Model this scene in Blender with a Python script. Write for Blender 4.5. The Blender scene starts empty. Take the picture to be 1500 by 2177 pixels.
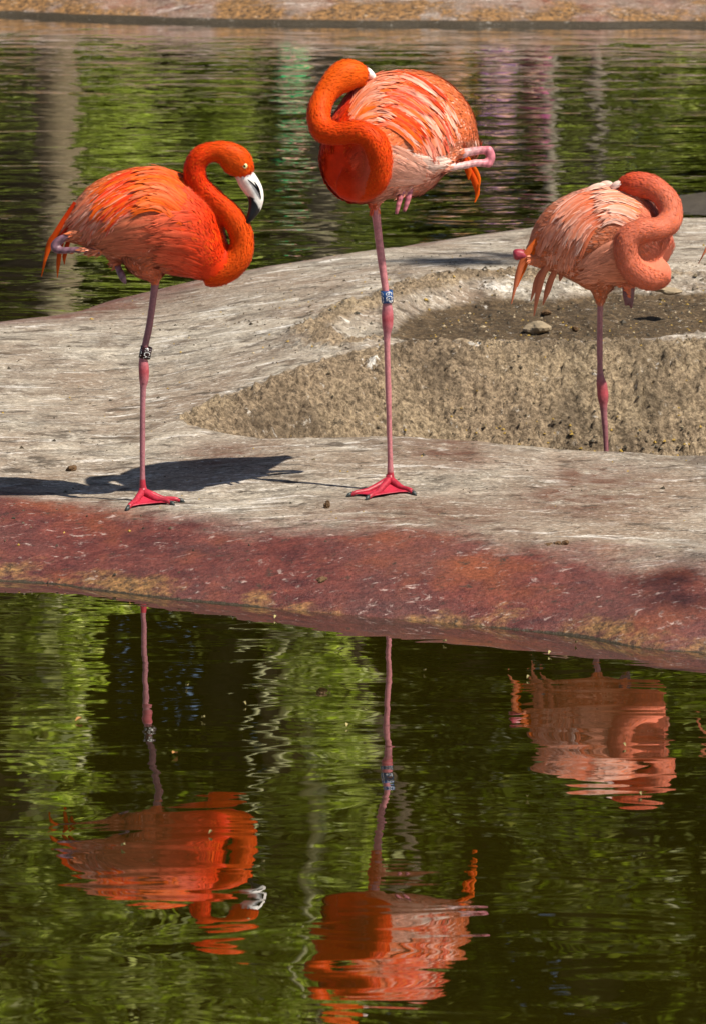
import bpy, bmesh, math, random
import numpy as np
from mathutils import Vector, Matrix
from mathutils.bvhtree import BVHTree

# ------------------------------------------------------------------ camera, sky, sun, exposure
SC = bpy.context.scene
C = SC.collection
rnd = random.Random(7)
rng = np.random.default_rng(11)
R = math.radians

F = 11000.0            # focal length in photograph pixels (1500 wide)
PITCH = R(11.7)        # camera looks down this much
CAM = Vector((0.0, -10.0, 2.13))
cam_d = bpy.data.cameras.new('camera')
cam = bpy.data.objects.new('camera', cam_d)
C.objects.link(cam)
cam.location = CAM
cam.rotation_euler = (math.pi/2 - PITCH, 0, 0)
cam_d.sensor_fit = 'HORIZONTAL'
cam_d.sensor_width = 36.0
cam_d.lens = F/1500*36.0
cam_d.clip_start = 0.1
cam_d.clip_end = 3000
cam_d.dof.use_dof = True
cam_d.dof.focus_distance = 10.3
cam_d.dof.aperture_fstop = 26
SC.camera = cam

TO_SUN = Vector((0.385, -0.225, 0.68)).normalized()
world = bpy.data.worlds.new('World')
SC.world = world
world.use_nodes = True
wn = world.node_tree
bg = wn.nodes['Background']
sky = wn.nodes.new('ShaderNodeTexSky')
sky.sky_type = 'NISHITA'
sky.sun_disc = False
sky.sun_elevation = math.asin(TO_SUN.z)
sky.sun_rotation = math.atan2(TO_SUN.x, TO_SUN.y)
wn.links.new(sky.outputs[0], bg.inputs[0])
bg.inputs[1].default_value = 0.05
sun_d = bpy.data.lights.new('sun', 'SUN')
sun_d.energy = 5.0
sun_d.angle = R(0.5)
sun_d.color = (1.0, 0.92, 0.79)
sun = bpy.data.objects.new('sun', sun_d)
C.objects.link(sun)
sun.rotation_euler = (-TO_SUN).to_track_quat('-Z', 'Y').to_euler()
sun.location = TO_SUN*30
SC.view_settings.view_transform = 'Standard'
SC.view_settings.look = 'None'
SC.view_settings.gamma = 1
SC.view_settings.use_curve_mapping = False
SC.view_settings.exposure = 0.48

# ------------------------------------------------------------------ helpers
FWD = Vector((0, math.cos(PITCH), -math.sin(PITCH)))
UPV = Vector((0, math.sin(PITCH), math.cos(PITCH)))
def ray(px, py):
    return FWD + Vector(((px-750)/F, 0, 0)) + UPV*((1088.5-py)/F)
def at_y(px, py, Y):
    d = ray(px, py); return CAM + d*((Y-CAM.y)/d.y)
def at_z(px, py, Z):
    d = ray(px, py); return CAM + d*((Z-CAM.z)/d.z)

def tag(o, label=None, cat=None, group=None, kind=None):
    if label: o['label'] = label
    if cat: o['category'] = cat
    if group: o['group'] = group
    if kind: o['kind'] = kind
    return o
def obj(name, me, mat=None, parent=None, smooth=True):
    o = bpy.data.objects.new(name, me)
    C.objects.link(o)
    if mat is not None and not me.materials:
        me.materials.append(mat)
    if smooth:
        me.polygons.foreach_set('use_smooth', [True]*len(me.polygons))
    if parent: o.parent = parent
    return o
def mesh(name, verts, faces):
    me = bpy.data.meshes.new(name)
    me.from_pydata([tuple(v) for v in verts], [], faces)
    me.update()
    return me
def set_col(me, cols, name='Col'):
    a = me.color_attributes.new(name, 'FLOAT_COLOR', 'POINT')
    arr = np.ones((len(me.vertices), 4), dtype=np.float32)
    cols = np.asarray(cols, dtype=np.float32)
    arr[:, :cols.shape[1]] = cols
    a.data.foreach_set('color', arr.ravel())
def empty(name, loc):
    o = bpy.data.objects.new(name, None); C.objects.link(o)
    o.location = loc; o.empty_display_size = 0.1
    return o
def sstep(a, b, x):
    t = np.clip((x-a)/(b-a), 0, 1); return t*t*(3-2*t)
def hash2(ix, iy, seed):
    n = (ix.astype(np.int64)*374761393 + iy.astype(np.int64)*668265263 + seed*974711) & 0x7fffffff
    n = ((n ^ (n >> 13))*1274126177) & 0x7fffffff
    return ((n ^ (n >> 16)) & 0xffff)/65535.0
def vnoise(x, y, seed=0):
    ix = np.floor(x); iy = np.floor(y); fx = x-ix; fy = y-iy
    fx = fx*fx*(3-2*fx); fy = fy*fy*(3-2*fy)
    a = hash2(ix, iy, seed); b = hash2(ix+1, iy, seed); c = hash2(ix, iy+1, seed); d = hash2(ix+1, iy+1, seed)
    return (a*(1-fx)+b*fx)*(1-fy)+(c*(1-fx)+d*fx)*fy*1.0
def fbm(x, y, seed=0, octs=4):
    s = 0; a = 0.5; t = 0
    for k in range(octs):
        s = s + a*vnoise(x*2**k + 17.3*k, y*2**k - 9.1*k, seed+k); t += a; a *= .5
    return s/t
def catmull(pts, n):
    P = np.array(pts, dtype=float)
    P = np.vstack([2*P[0]-P[1], P, 2*P[-1]-P[-2]])
    m = len(P)-3
    out = []
    for u in np.linspace(0, m-1e-6, n):
        i = int(u); t = u-i
        p0, p1, p2, p3 = P[i:i+4]
        out.append(.5*((2*p1)+(-p0+p2)*t+(2*p0-5*p1+4*p2-p3)*t*t+(-p0+3*p1-3*p2+p3)*t**3))
    return np.array(out)
def tube_verts(path, r1, r2=None, n=12, side=None):
    """swept elliptical tube: r1 in the plane, r2 across; closed ends"""
    path = np.asarray(path, float); m = len(path)
    r1 = np.broadcast_to(np.asarray(r1, float), (m,)); r2 = r1 if r2 is None else np.broadcast_to(np.asarray(r2, float), (m,))
    tan = np.gradient(path, axis=0); tan /= np.linalg.norm(tan, axis=1)[:, None]+1e-12
    ref = np.array(side if side is not None else (0, 1, 0), float)
    V = []; Fc = []
    for i in range(m):
        a = np.cross(tan[i], ref)
        if np.linalg.norm(a) < 1e-3: a = np.cross(tan[i], (0.3, 0.2, 1))
        a /= np.linalg.norm(a); b = np.cross(a, tan[i])
        for k in range(n):
            th = 2*math.pi*k/n
            V.append(path[i]+a*r1[i]*math.cos(th)+b*r2[i]*math.sin(th))
    for i in range(m-1):
        for k in range(n):
            k2 = (k+1) % n
            Fc.append((i*n+k, i*n+k2, (i+1)*n+k2, (i+1)*n+k))
    V.append(path[0]); V.append(path[-1])
    for k in range(n):
        k2 = (k+1) % n
        Fc.append((m*n, k2, k)); Fc.append((m*n+1, (m-1)*n+k, (m-1)*n+k2))
    return V, Fc
def join(parts):
    V = []; Fc = []
    for v, f in parts:
        o = len(V); V += list(v); Fc += [tuple(i+o for i in q) for q in f]
    return V, Fc
def tube(path, r1, r2=None, n=12, side=None):
    V, Fc = tube_verts(path, r1, r2, n, side)
    return mesh('tube', V, Fc)
def eval_mesh(o):
    dg = bpy.context.evaluated_depsgraph_get()
    dg.update()
    me = bpy.data.meshes.new_from_object(o.evaluated_get(dg))
    return me
def blob(center, rx, ry, rz, seed, amp=.2, sub=2):
    bm = bmesh.new(); bmesh.ops.create_icosphere(bm, subdivisions=sub, radius=1)
    r = random.Random(seed); ph = [(r.uniform(-2, 2), r.uniform(-2, 2), r.uniform(-2, 2), r.uniform(0, 6)) for _ in range(6)]
    for v in bm.verts:
        k = 1+amp*sum(math.sin(v.co.x*a*1.6+v.co.y*b*1.6+v.co.z*c*1.6+d) for a, b, c, d in ph)/3
        v.co = Vector((v.co.x*rx, v.co.y*ry, v.co.z*rz))*k + Vector(center)
    me = bpy.data.meshes.new('blob'); bm.to_mesh(me); bm.free(); return me

# ------------------------------------------------------------------ materials
class NT:
    def __init__(s, name):
        s.m = bpy.data.materials.new(name); s.m.use_nodes = True
        s.t = s.m.node_tree; s.b = s.t.nodes['Principled BSDF']; s.out = s.t.nodes['Material Output']
    def n(s, typ, **kw):
        nd = s.t.nodes.new('ShaderNode'+typ)
        for k, v in kw.items(): setattr(nd, k, v)
        return nd
    def l(s, a, b): s.t.links.new(a, b)
    def noise(s, vec, scale, detail=4, rough=.55, dist=0):
        nd = s.n('TexNoise'); nd.inputs['Scale'].default_value = scale; nd.inputs['Detail'].default_value = detail
        nd.inputs['Roughness'].default_value = rough; nd.inputs['Distortion'].default_value = dist
        if vec is not None: s.l(vec, nd.inputs['Vector'])
        return nd.outputs['Fac']
    def ramp(s, fac, p0, p1, c0=(0, 0, 0, 1), c1=(1, 1, 1, 1)):
        nd = s.n('ValToRGB'); e = nd.color_ramp.elements
        e[0].position = p0; e[0].color = c0; e[1].position = p1; e[1].color = c1
        s.l(fac, nd.inputs[0]); return nd.outputs[0]
    def mix(s, fac, a, b, mode='MIX'):
        nd = s.n('Mix', data_type='RGBA', blend_type=mode)
        for sock, v in ((nd.inputs[0], fac), (nd.inputs[6], a), (nd.inputs[7], b)):
            if isinstance(v, (int, float)): sock.default_value = v
            elif isinstance(v, tuple): sock.default_value = (*v, 1) if len(v) == 3 else v
            else: s.l(v, sock)
        return nd.outputs[2]
    def math(s, op, a, b=None, c=None):
        nd = s.n('Math', operation=op)
        for i, v in enumerate((a, b, c)):
            if v is None: continue
            if isinstance(v, (int, float)): nd.inputs[i].default_value = v
            else: s.l(v, nd.inputs[i])
        return nd.outputs[0]
    def mapping(s, vec, scale=(1, 1, 1), rot=(0, 0, 0), loc=(0, 0, 0)):
        nd = s.n('Mapping'); nd.inputs['Scale'].default_value = scale; nd.inputs['Rotation'].default_value = rot
        nd.inputs['Location'].default_value = loc
        s.l(vec, nd.inputs['Vector']); return nd.outputs[0]
    def bump(s, h, strength, dist, normal=None):
        nd = s.n('Bump'); nd.inputs['Strength'].default_value = strength; nd.inputs['Distance'].default_value = dist
        s.l(h, nd.inputs['Height'])
        if normal is not None: s.l(normal, nd.inputs['Normal'])
        return nd.outputs[0]
    def pos(s): return s.n('NewGeometry').outputs['Position']
    def objc(s): return s.n('TexCoord').outputs['Object']
    def attr(s, name): nd = s.n('Attribute'); nd.attribute_name = name; return nd

def simple(name, col, rough=.6, var=.25, scale=60, bump=0, spec=.4):
    t = NT(name); v = t.objc()
    nz = t.noise(v, scale, 4)
    lo = tuple(c*(1-var) for c in col); hi = tuple(min(1, c*(1+var)) for c in col)
    t.l(t.mix(nz, lo, hi), t.b.inputs['Base Color'])
    t.b.inputs['Roughness'].default_value = rough
    t.b.inputs['Specular IOR Level'].default_value = spec
    if bump: t.l(t.bump(nz, .6, bump), t.b.inputs['Normal'])
    return t.m

def mat_plumage(name, streak=1.0, rough=.62):
    t = NT(name); v = t.objc(); a = t.attr('Col')
    n1 = t.noise(v, 55, 5, .6)
    n2 = t.noise(v, 260, 3, .6)
    f = t.math('MULTIPLY_ADD', n1, .55, .72)
    f2 = t.math('MULTIPLY_ADD', n2, .4*streak, 1-.2*streak)
    c = t.mix(1.0, a.outputs['Color'], t.n('CombineColor').outputs[0], 'MULTIPLY')
    cc = c.node
    comb = cc.inputs[7].links[0].from_node
    ff = t.math('MULTIPLY', f, f2)
    for i in range(3): t.l(ff, comb.inputs[i])
    t.l(c, t.b.inputs['Base Color'])
    t.b.inputs['Roughness'].default_value = rough
    t.b.inputs['Specular IOR Level'].default_value = .1
    t.b.inputs['Sheen Weight'].default_value = .03
    t.b.inputs['Sheen Roughness'].default_value = .4
    t.l(t.bump(n2, .18, .0015), t.b.inputs['Normal'])
    return t.m
def mat_attr(name, rough=.5, scale=180, bump=.0008, spec=.4):
    t = NT(name); v = t.objc(); a = t.attr('Col')
    n1 = t.noise(v, scale, 4, .6)
    comb = t.n('CombineColor')
    f = t.math('MULTIPLY', t.math('MULTIPLY_ADD', n1, .7, .65), t.math('MULTIPLY_ADD', t.noise(v, 45, 4, .7), 1.0, .5))
    for i in range(3): t.l(f, comb.inputs[i])
    t.l(t.mix(1.0, a.outputs['Color'], comb.outputs[0], 'MULTIPLY'), t.b.inputs['Base Color'])
    t.b.inputs['Roughness'].default_value = rough
    t.b.inputs['Specular IOR Level'].default_value = spec
    if bump: t.l(t.bump(n1, .7, bump), t.b.inputs['Normal'])
    return t.m
def mat_leaf(name):
    t = NT(name); a = t.attr('Col')
    t.l(a.outputs['Color'], t.b.inputs['Base Color'])
    t.b.inputs['Roughness'].default_value = .5
    t.b.inputs['Specular IOR Level'].default_value = .4
    tr = t.n('BsdfTranslucent'); t.l(t.mix(1.0, a.outputs['Color'], (1.2, 1.5, .5), 'MULTIPLY'), tr.inputs[0])
    mx = t.n('MixShader'); mx.inputs[0].default_value = .4
    t.l(t.b.outputs[0], mx.inputs[1]); t.l(tr.outputs[0], mx.inputs[2]); t.l(mx.outputs[0], t.out.inputs[0])
    return t.m

def mat_concrete():
    t = NT('weathered_concrete'); p = t.pos()
    za = t.attr('zone'); sep = t.n('SeparateColor'); t.l(za.outputs['Color'], sep.inputs[0])
    rim, wall, dirt = sep.outputs
    zb = t.attr('zone_b'); sb = t.n('SeparateColor'); t.l(zb.outputs['Color'], sb.inputs[0])
    ochre, algae, stain = sb.outputs
    big = t.noise(p, 2.6, 6, .65)
    mid = t.noise(t.mapping(p, (9, 14, 9), (0, 0, .25)), 1, 8, .72, .6)
    fine = t.noise(t.mapping(p, (60, 75, 60)), 1, 6, .7)
    grit = t.noise(p, 260, 3, .7)
    # plain top: grey-beige, blotched
    top = t.mix(t.ramp(mid, .32, .68), (.11, .093, .075), (.52, .455, .365))
    top = t.mix(t.ramp(big, .42, .66), top, (.24, .175, .125))
    top = t.mix(t.ramp(fine, .55, .70), top, (.66, .60, .52))
    wst = t.noise(t.mapping(p, (7, 30, 7), (0, 0, -.2), (3, 1, 0)), 1, 7, .7, .8)
    top = t.mix(t.math('MULTIPLY', t.ramp(wst, .56, .66), .9), top, (.74, .70, .65))
    drk = t.noise(t.mapping(p, (10, 20, 10), (0, 0, .1), (7, 4, 0)), 1, 5, .65, .4)
    top = t.mix(t.math('MULTIPLY', t.ramp(drk, .55, .63), .9), top, (.085, .065, .048))
    spk = t.noise(t.mapping(p, (55, 70, 55), (0, 0, 0), (2, 8, 0)), 1, 2, .5)
    top = t.mix(t.math('MULTIPLY', t.ramp(spk, .70, .74), .85), top, (.06, .05, .035))
    lng = t.noise(t.mapping(p, (5, 20, 5), (0, 0, .16), (5, 2, 0)), 1, 8, .75, 1.2)
    top = t.mix(t.math('MULTIPLY', t.ramp(lng, .54, .66), .35), top, (.70, .63, .53))
    top = t.mix(t.math('MULTIPLY', t.ramp(lng, .30, .42, (1, 1, 1, 1), (0, 0, 0, 1)), .4), top, (.14, .10, .07))
    blt = t.noise(t.mapping(p, (5.5, 4.5, 5), (0, 0, .4), (2, 6, 1)), 1, 9, .74, .7)
    top = t.mix(t.math('MULTIPLY', t.ramp(blt, .54, .64), .72), top, (.135, .092, .062))
    top = t.mix(t.math('MULTIPLY', t.ramp(blt, .33, .43, (1, 1, 1, 1), (0, 0, 0, 1)), .55), top, (.60, .545, .46))
    top = t.mix(t.math('MULTIPLY', stain, t.ramp(mid, .38, .6)), top, (.13, .062, .04))
    # red painted / iron-stained rim
    rr = t.noise(t.mapping(p, (16, 26, 40), (0, 0, .55)), 1, 7, .7, .5)
    rc = t.mix(t.ramp(rr, .3, .7), (.055, .016, .017), (.19, .052, .038))
    rc = t.mix(t.math('MULTIPLY', t.ramp(big, .4, .65), .5), rc, (.13, .07, .062))
    rc = t.mix(t.math('MULTIPLY', t.ramp(t.noise(p, 4.5, 5, .6), .5, .68), .7), rc, (.25, .072, .028))
    scr = t.noise(t.mapping(p, (26, 48, 40), (0, 0, .7), (1, 2, 3)), 1, 5, .7, .6)
    rc = t.mix(t.math('MULTIPLY', t.ramp(scr, .60, .69), .6), rc, (.60, .47, .42))
    col = t.mix(t.ramp(t.math('ADD', rim, t.math('ADD', t.math('MULTIPLY_ADD', mid, .9, -.45), t.math('MULTIPLY_ADD', fine, .5, -.25))), .18, .82), top, rc)
    oc = t.mix(t.ramp(fine, .4, .62), (.060, .036, .020), (.36, .19, .07))
    ochre = t.math('MULTIPLY', ochre, t.ramp(t.noise(t.mapping(p, (5, 5, 5), (0, 0, 0), (3, 3, 3)), 1, 4, .6), .36, .60, (.35, .35, .35, 1)))
    oc = t.mix(t.ramp(scr, .6, .7), oc, (.42, .33, .24))
    col = t.mix(t.ramp(t.math('ADD', ochre, t.math('MULTIPLY_ADD', rr, .9, -.45)), .4, .65), col, oc)
    col = t.mix(t.ramp(t.math('ADD', algae, t.math('MULTIPLY_ADD', fine, .5, -.25)), .4, .6), col, (.045, .034, .020))
    # rough pitted wall
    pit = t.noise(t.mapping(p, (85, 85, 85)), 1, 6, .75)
    wc = t.mix(t.ramp(pit, .36, .62), (.085, .058, .036), (.46, .345, .225))  # pit bottoms coloured darker to stand for the shadow inside them
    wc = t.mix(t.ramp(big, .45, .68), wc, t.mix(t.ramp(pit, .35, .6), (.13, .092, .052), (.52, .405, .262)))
    wc = t.mix(t.math('MULTIPLY', t.ramp(t.noise(p, 7, 6, .65), .48, .66), .62), wc, (.085, .060, .038))
    dro = t.noise(t.mapping(p, (14, 14, 5), (0, 0, 0), (4, 0, 2)), 1, 5, .7, .3)
    wc = t.mix(t.math('MULTIPLY', t.ramp(dro, .66, .70), t.ramp(pit, .35, .5)), wc, (.82, .79, .74))
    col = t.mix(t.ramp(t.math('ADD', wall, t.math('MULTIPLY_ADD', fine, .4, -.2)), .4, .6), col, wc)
    # loose dirt in the dish
    dc = t.mix(t.ramp(t.noise(p, 38, 8, .75), .35, .66), (.040, .026, .014), (.185, .125, .068))
    dc = t.mix(t.ramp(t.noise(t.mapping(p, (70, 80, 70), (0, 0, 0), (9, 9, 0)), 1, 3, .6), .64, .70), dc, (.40, .32, .22))
    col = t.mix(t.ramp(t.math('ADD', dirt, t.math('MULTIPLY_ADD', mid, .8, -.4)), .38, .62), col, dc)
    mic = t.noise(t.mapping(p, (120, 150, 120), (0, 0, .3), (1, 5, 0)), 1, 5, .75)
    cm_ = t.n('CombineColor'); fm_ = t.math('MULTIPLY_ADD', t.ramp(mic, .34, .66), .85, .52)
    for i in range(3): t.l(fm_, cm_.inputs[i])
    col = t.mix(1.0, col, cm_.outputs[0], 'MULTIPLY')
    ptn = t.noise(t.mapping(p, (28, 40, 28), (0, 0, .2), (8, 1, 4)), 1, 6, .8, .3)
    col = t.mix(t.math('MULTIPLY', t.ramp(ptn, .585, .645), .85), col, (.045, .034, .024))
    col = t.mix(t.math('MULTIPLY', t.ramp(ptn, .32, .39, (1, 1, 1, 1), (0, 0, 0, 1)), t.math('MULTIPLY_ADD', rim, -.6, .8)), col, (.72, .67, .60))
    t.l(col, t.b.inputs['Base Color'])
    wet = t.math('MAXIMUM', algae, ochre)
    rgh = t.math('MULTIPLY_ADD', t.math('MAXIMUM', wet, t.math('MULTIPLY', rim, .9)), -.42, .85)
    t.l(rgh, t.b.inputs['Roughness'])
    t.b.inputs['Specular IOR Level'].default_value = .3
    h1 = t.math('MULTIPLY_ADD', t.math('MAXIMUM', wall, dirt), .9, .16)
    hh = t.math('ADD', t.math('MULTIPLY', pit, h1), t.math('MULTIPLY', mid, .35))
    hh = t.math('ADD', hh, t.math('ADD', t.math('MULTIPLY', grit, .14), t.math('MULTIPLY', fine, .22)))
    t.l(t.bump(hh, 1.0, .011), t.b.inputs['Normal'])
    return t.m

def mat_water():
    t = NT('pond_water'); p = t.pos()
    sep = t.n('SeparateXYZ'); t.l(p, sep.inputs[0])
    y = sep.outputs[1]
    # calm in the lee before the island, ruffled on the open water behind
    mr = t.n('MapRange'); mr.inputs[1].default_value = .5; mr.inputs[2].default_value = 3.0
    mr.inputs[3].default_value = 0.0; mr.inputs[4].default_value = 1.0
    t.l(y, mr.inputs[0]); open_ = mr.outputs[0]
    swell = t.noise(t.mapping(p, (1.7, 2.3, 1), (0, 0, .12)), 1, 1.0, .5, .6)
    rip = t.noise(t.mapping(p, (3.5, 10, 1), (0, 0, -.08)), 1, 2.0, .5, .5)
    chop = t.noise(t.mapping(p, (2.6, 6.5, 1), (0, 0, .12)), 1, 3, .55, .6)
    calm = t.math('ADD', t.math('MULTIPLY', swell, .0033), t.math('MULTIPLY', rip, .0007))
    h = t.math('ADD', calm, t.math('MULTIPLY', t.math('MULTIPLY', t.math('MULTIPLY', chop, .0085), t.ramp(t.noise(t.mapping(p, (.5, .9, 1)), 1, 3, .6), .3, .7, (.45, .45, .45, 1))), open_))
    nrm = t.bump(h, 1.0, 1.0)
    murk = t.noise(t.mapping(p, (1.4, .9, 1)), 1, 4, .6)
    df = t.n('BsdfDiffuse'); t.l(t.mix(murk, (.008, .0068, .0006), (.026, .021, .0014)), df.inputs[0])
    gl = t.n('BsdfGlossy'); gl.inputs['Roughness'].default_value = .008; t.l(nrm, gl.inputs['Normal'])
    gl.inputs[0].default_value = (1, 1, 1, 1)
    fr = t.n('Fresnel'); fr.inputs['IOR'].default_value = 1.33; t.l(nrm, fr.inputs['Normal'])
    mx = t.n('MixShader'); t.l(t.math('MINIMUM', t.math('MULTIPLY', fr.outputs[0], 2.4), .95), mx.inputs[0])
    t.l(df.outputs[0], mx.inputs[1]); t.l(gl.outputs[0], mx.inputs[2]); t.l(mx.outputs[0], t.out.inputs[0])
    return t.m

M_conc = mat_concrete()
M_water = mat_water()
M_body = mat_plumage('plumage_body')
M_feather = mat_plumage('plumage_feather', .7, .55)
M_skin = mat_attr('leg_skin', .45)
M_bill = mat_attr('bill_horn', .35, 120, .0003)
M_leaf = mat_leaf('leaf')
M_bark = mat_attr('bark', .85, 30, .02)
M_claw = simple('claw_horn', (.04, .05, .05), .4)
M_white = simple('white_ink', (.8, .8, .8), .5, .05)
M_navy = simple('ring_navy', (.018, .065, .20), .3, .2)
M_maroon = simple('ring_dark', (.022, .008, .01), .3, .2)
M_eye = simple('eye_iris', (.75, .68, .32), .15, .1)
M_pupil = simple('eye_pupil', (.004, .004, .004), .05, .1)
M_stone = simple('stone', (.29, .225, .145), .85, .45, 90, .004)
M_dung = simple('dried_dropping', (.11, .06, .025), .85, .5, 120, .003)
M_dead = mat_attr('dead_leaf', .7, 90, 0)
M_earth = simple('earth', (.20, .155, .105), .95, .4, 3, .01)

# ------------------------------------------------------------------ setting: terrain, water, island, far bank
def line_of(pts, z):
    P = [at_z(x, y, zz if (zz := z) is not None else 0) for x, y in pts]
    return np.array([(p.x, p.y) for p in P])
def poly_dist(X, Y, poly):
    """signed distance, positive inside"""
    d = np.full(X.shape, 1e9); inside = np.zeros(X.shape, bool)
    n = len(poly)
    for i in range(n):
        x0, y0 = poly[i]; x1, y1 = poly[(i+1) % n]
        dx, dy = x1-x0, y1-y0; L = dx*dx+dy*dy+1e-12
        t = np.clip(((X-x0)*dx+(Y-y0)*dy)/L, 0, 1)
        d = np.minimum(d, np.hypot(X-x0-t*dx, Y-y0-t*dy))
        c = ((y0 > Y) != (y1 > Y)) & (X < (x1-x0)*(Y-y0)/(y1-y0+1e-12)+x0)
        inside ^= c
    return np.where(inside, d, -d)

front = line_of([(0, 1236), (200, 1255), (400, 1278), (700, 1304), (967, 1327), (1212, 1352), (1500, 1388)], 0)
back = line_of([(1500, 500), (1250, 505), (1050, 524), (850, 552), (700, 577), (520, 602), (330, 628), (200, 655), (0, 702)], 0)
outline = np.vstack([[(-2.6, .9), (-2.2, .05), (-1.5, -.25)], front,
                     [(1.3, -.95), (2.2, -.9), (3.1, -.2), (3.5, 1.4), (3.1, 3.2), (2.1, 4.0)], back, [(-1.6, 2.1), (-2.3, 1.6)]])
outline = catmull(np.vstack([outline, outline[:1]]), 160)[:-1]

lip = line_of([(200, 850), (330, 868), (400, 903), (560, 930), (700, 934), (830, 939), (1000, 951), (1288, 966), (1500, 974), (1900, 990), (2600, 1010)], .10)
wtop = line_of([(200, 850), (320, 856), (450, 815), (600, 786), (830, 756), (1000, 748), (1250, 744), (1500, 744), (1900, 748), (2600, 760)], .15)

def island_height(X, Y):
    sd = poly_dist(X, Y, outline)
    base = np.where(sd > 0, np.interp(X, [-.5, .1], [.078, .106])*(1-np.exp(-sd/.15))+.014*np.exp(-((sd-.30)/.13)**2)*(Y < .6), sd*.9)
    wob = (fbm(X*1.6, Y*1.6, 3, 3)-.5)*.03*sstep(.05, .5, sd)
    base = base+wob
    yl = np.interp(X, lip[:, 0], lip[:, 1]); yt = np.interp(X, wtop[:, 0], wtop[:, 1])
    yt = yt + (fbm(X*5, X*0+3, 8, 3)-.5)*.10
    xl = at_z(296, 868, .1).x
    k = sstep(xl-.02, xl+.13, X)*(1-sstep(2.3, 2.7, X))
    # raised shelf behind the wall
    shelf = .062*sstep(xl-.1, xl+.55, X)*sstep(yt-.35, yt+.02, Y)*(1-sstep(2.3, 3.3, Y))
    z = base+shelf
    floor_ = np.where(True, -.045, 0)
    yb = yt-.27
    drop = sstep(yl, yl+.05, Y)*(1-sstep(yb, yt, Y)**.8)
    # steeper foot, rounded brow
    tt = np.clip((Y-yb)/(yt-yb), 0, 1); wallf = np.where(Y < yb, 0, 1-(1-tt)**1.7)
    inh = sstep(yl+.005, yl+.07, Y)*(Y < yt+.001)
    zin = floor_+(z-floor_)*wallf
    z = z*(1-inh*k)+zin*inh*k
    wallm = k*sstep(yl+.02, yl+.06, Y)*(1-sstep(yt+.0, yt+.09, Y))
    # dish of loose dirt on the shelf
    dc = at_z(1240, 668, .15)
    ex = (X-dc.x)/(.60); ey = (Y-dc.y-(X-dc.x)*.35)/.52
    rr = np.sqrt(ex**2+ey**2)+(fbm(X*4, Y*4, 21, 3)-.5)*.35
    yd = sstep(yt+.03, yt+.16, Y)
    dish = (1-sstep(.72, 1.02, rr))*yd
    z = z-.05*dish
    dirtm = (1-sstep(.70, .93, rr))*sstep(yt+.02, yt+.12, Y)
    brim = np.exp(-((rr-1.02)/.13)**2)*yd
    z = z+.012*brim
    wallm = np.maximum(wallm, .75*brim*(Y < dc.y+.5))
    # relief
    r1 = fbm(X*30, Y*30, 5, 3)-.5; r2 = fbm(X*75, Y*75, 6, 2)-.5
    r3 = np.abs(fbm(X*62, Y*48, 9, 2)-.5)*2
    z = z+wallm*(r1*.022+(r3-.3)*.028+r2*.010)+dirtm*(r1*.010+r2*.006)
    z = z+(1-wallm)*sstep(0, .3, sd)*((fbm(X*9, Y*9, 4, 4)-.5)*.010+r2*.0016)
    return z, sd, wallm, dirtm

def grid_axis(segs):
    out = []
    for a, b, s in segs:
        out += list(np.arange(a, b-1e-9, s))
    return np.array(out+[segs[-1][1]])
def heightfield(name, xs, ys, Z, mat, cols):
    X, Y = np.meshgrid(xs, ys)
    V = np.stack([X.ravel(), Y.ravel(), Z.ravel()], 1)
    nx, ny = len(xs), len(ys)
    idx = np.arange(nx*ny).reshape(ny, nx)
    Q = np.stack([idx[:-1, :-1], idx[:-1, 1:], idx[1:, 1:], idx[1:, :-1]], -1).reshape(-1, 4)
    me = bpy.data.meshes.new(name)
    me.vertices.add(len(V)); me.vertices.foreach_set('co', V.ravel())
    me.loops.add(len(Q)*4); me.loops.foreach_set('vertex_index', Q.ravel().astype(np.int32))
    me.polygons.add(len(Q)); me.polygons.foreach_set('loop_start', np.arange(0, len(Q)*4, 4, dtype=np.int32))
    me.update(calc_edges=True); me.validate()
    for k, v in cols.items(): set_col(me, v, k)
    return obj(name, me, mat)

xs = grid_axis([(-2.8, -1.1, .04), (-1.1, 1.2, .0048), (1.2, 3.7, .04)])
ys = grid_axis([(-1.3, .35, .009), (.35, 1.35, .0036), (1.35, 2.6, .008), (2.6, 4.4, .018)])
GX, GY = np.meshgrid(xs, ys)
GZ, SD, WM, DM = island_height(GX, GY)
front_side = sstep(.6, .1, 0*GX) if False else (GY < .55)
nz = fbm(GX*3, GY*3, 31, 4)-.5
rimw = np.interp(GX, [-.8, -.45, -.1, .35, .75, 1.2], [.50, .38, .30, .31, .40, .48])
rim = np.where(GY < .5, 1-sstep(rimw*.42, rimw*1.25, SD+nz*.34), (1-sstep(.05, .5, SD+nz*.5))*.62)
rim = rim*(SD > -.2)
ochre = (1-sstep(.02, .12, SD+nz*.20))*.62
algae = 1-sstep(-.004, .010, SD+nz*.03)
stn = np.zeros_like(GX)
for px, py, rx, ry in ((960, 970, .10, .16), (1270, 1020, .13, .20), (1240, 1060, .16, .2), (470, 960, .1, .16), (60, 1090, .12, .14), (200, 620, .2, .3), (900, 1100, .2, .2)):
    q = at_z(px, py, .1)
    stn = np.maximum(stn, np.exp(-((GX-q.x)/rx)**2-((GY-q.y)/ry)**2))
stn = np.clip(stn*1.2, 0, 1)
island = heightfield('island', xs, ys, GZ, M_conc, {
    'zone': np.stack([rim.ravel(), WM.ravel(), DM.ravel()], 1),
    'zone_b': np.stack([ochre.ravel(), algae.ravel(), stn.ravel()], 1)})
tag(island, kind='structure')
def ground_z(x, y):
    z, *_ = island_height(np.array([[x]]), np.array([[y]]))
    return float(z[0, 0])

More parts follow.
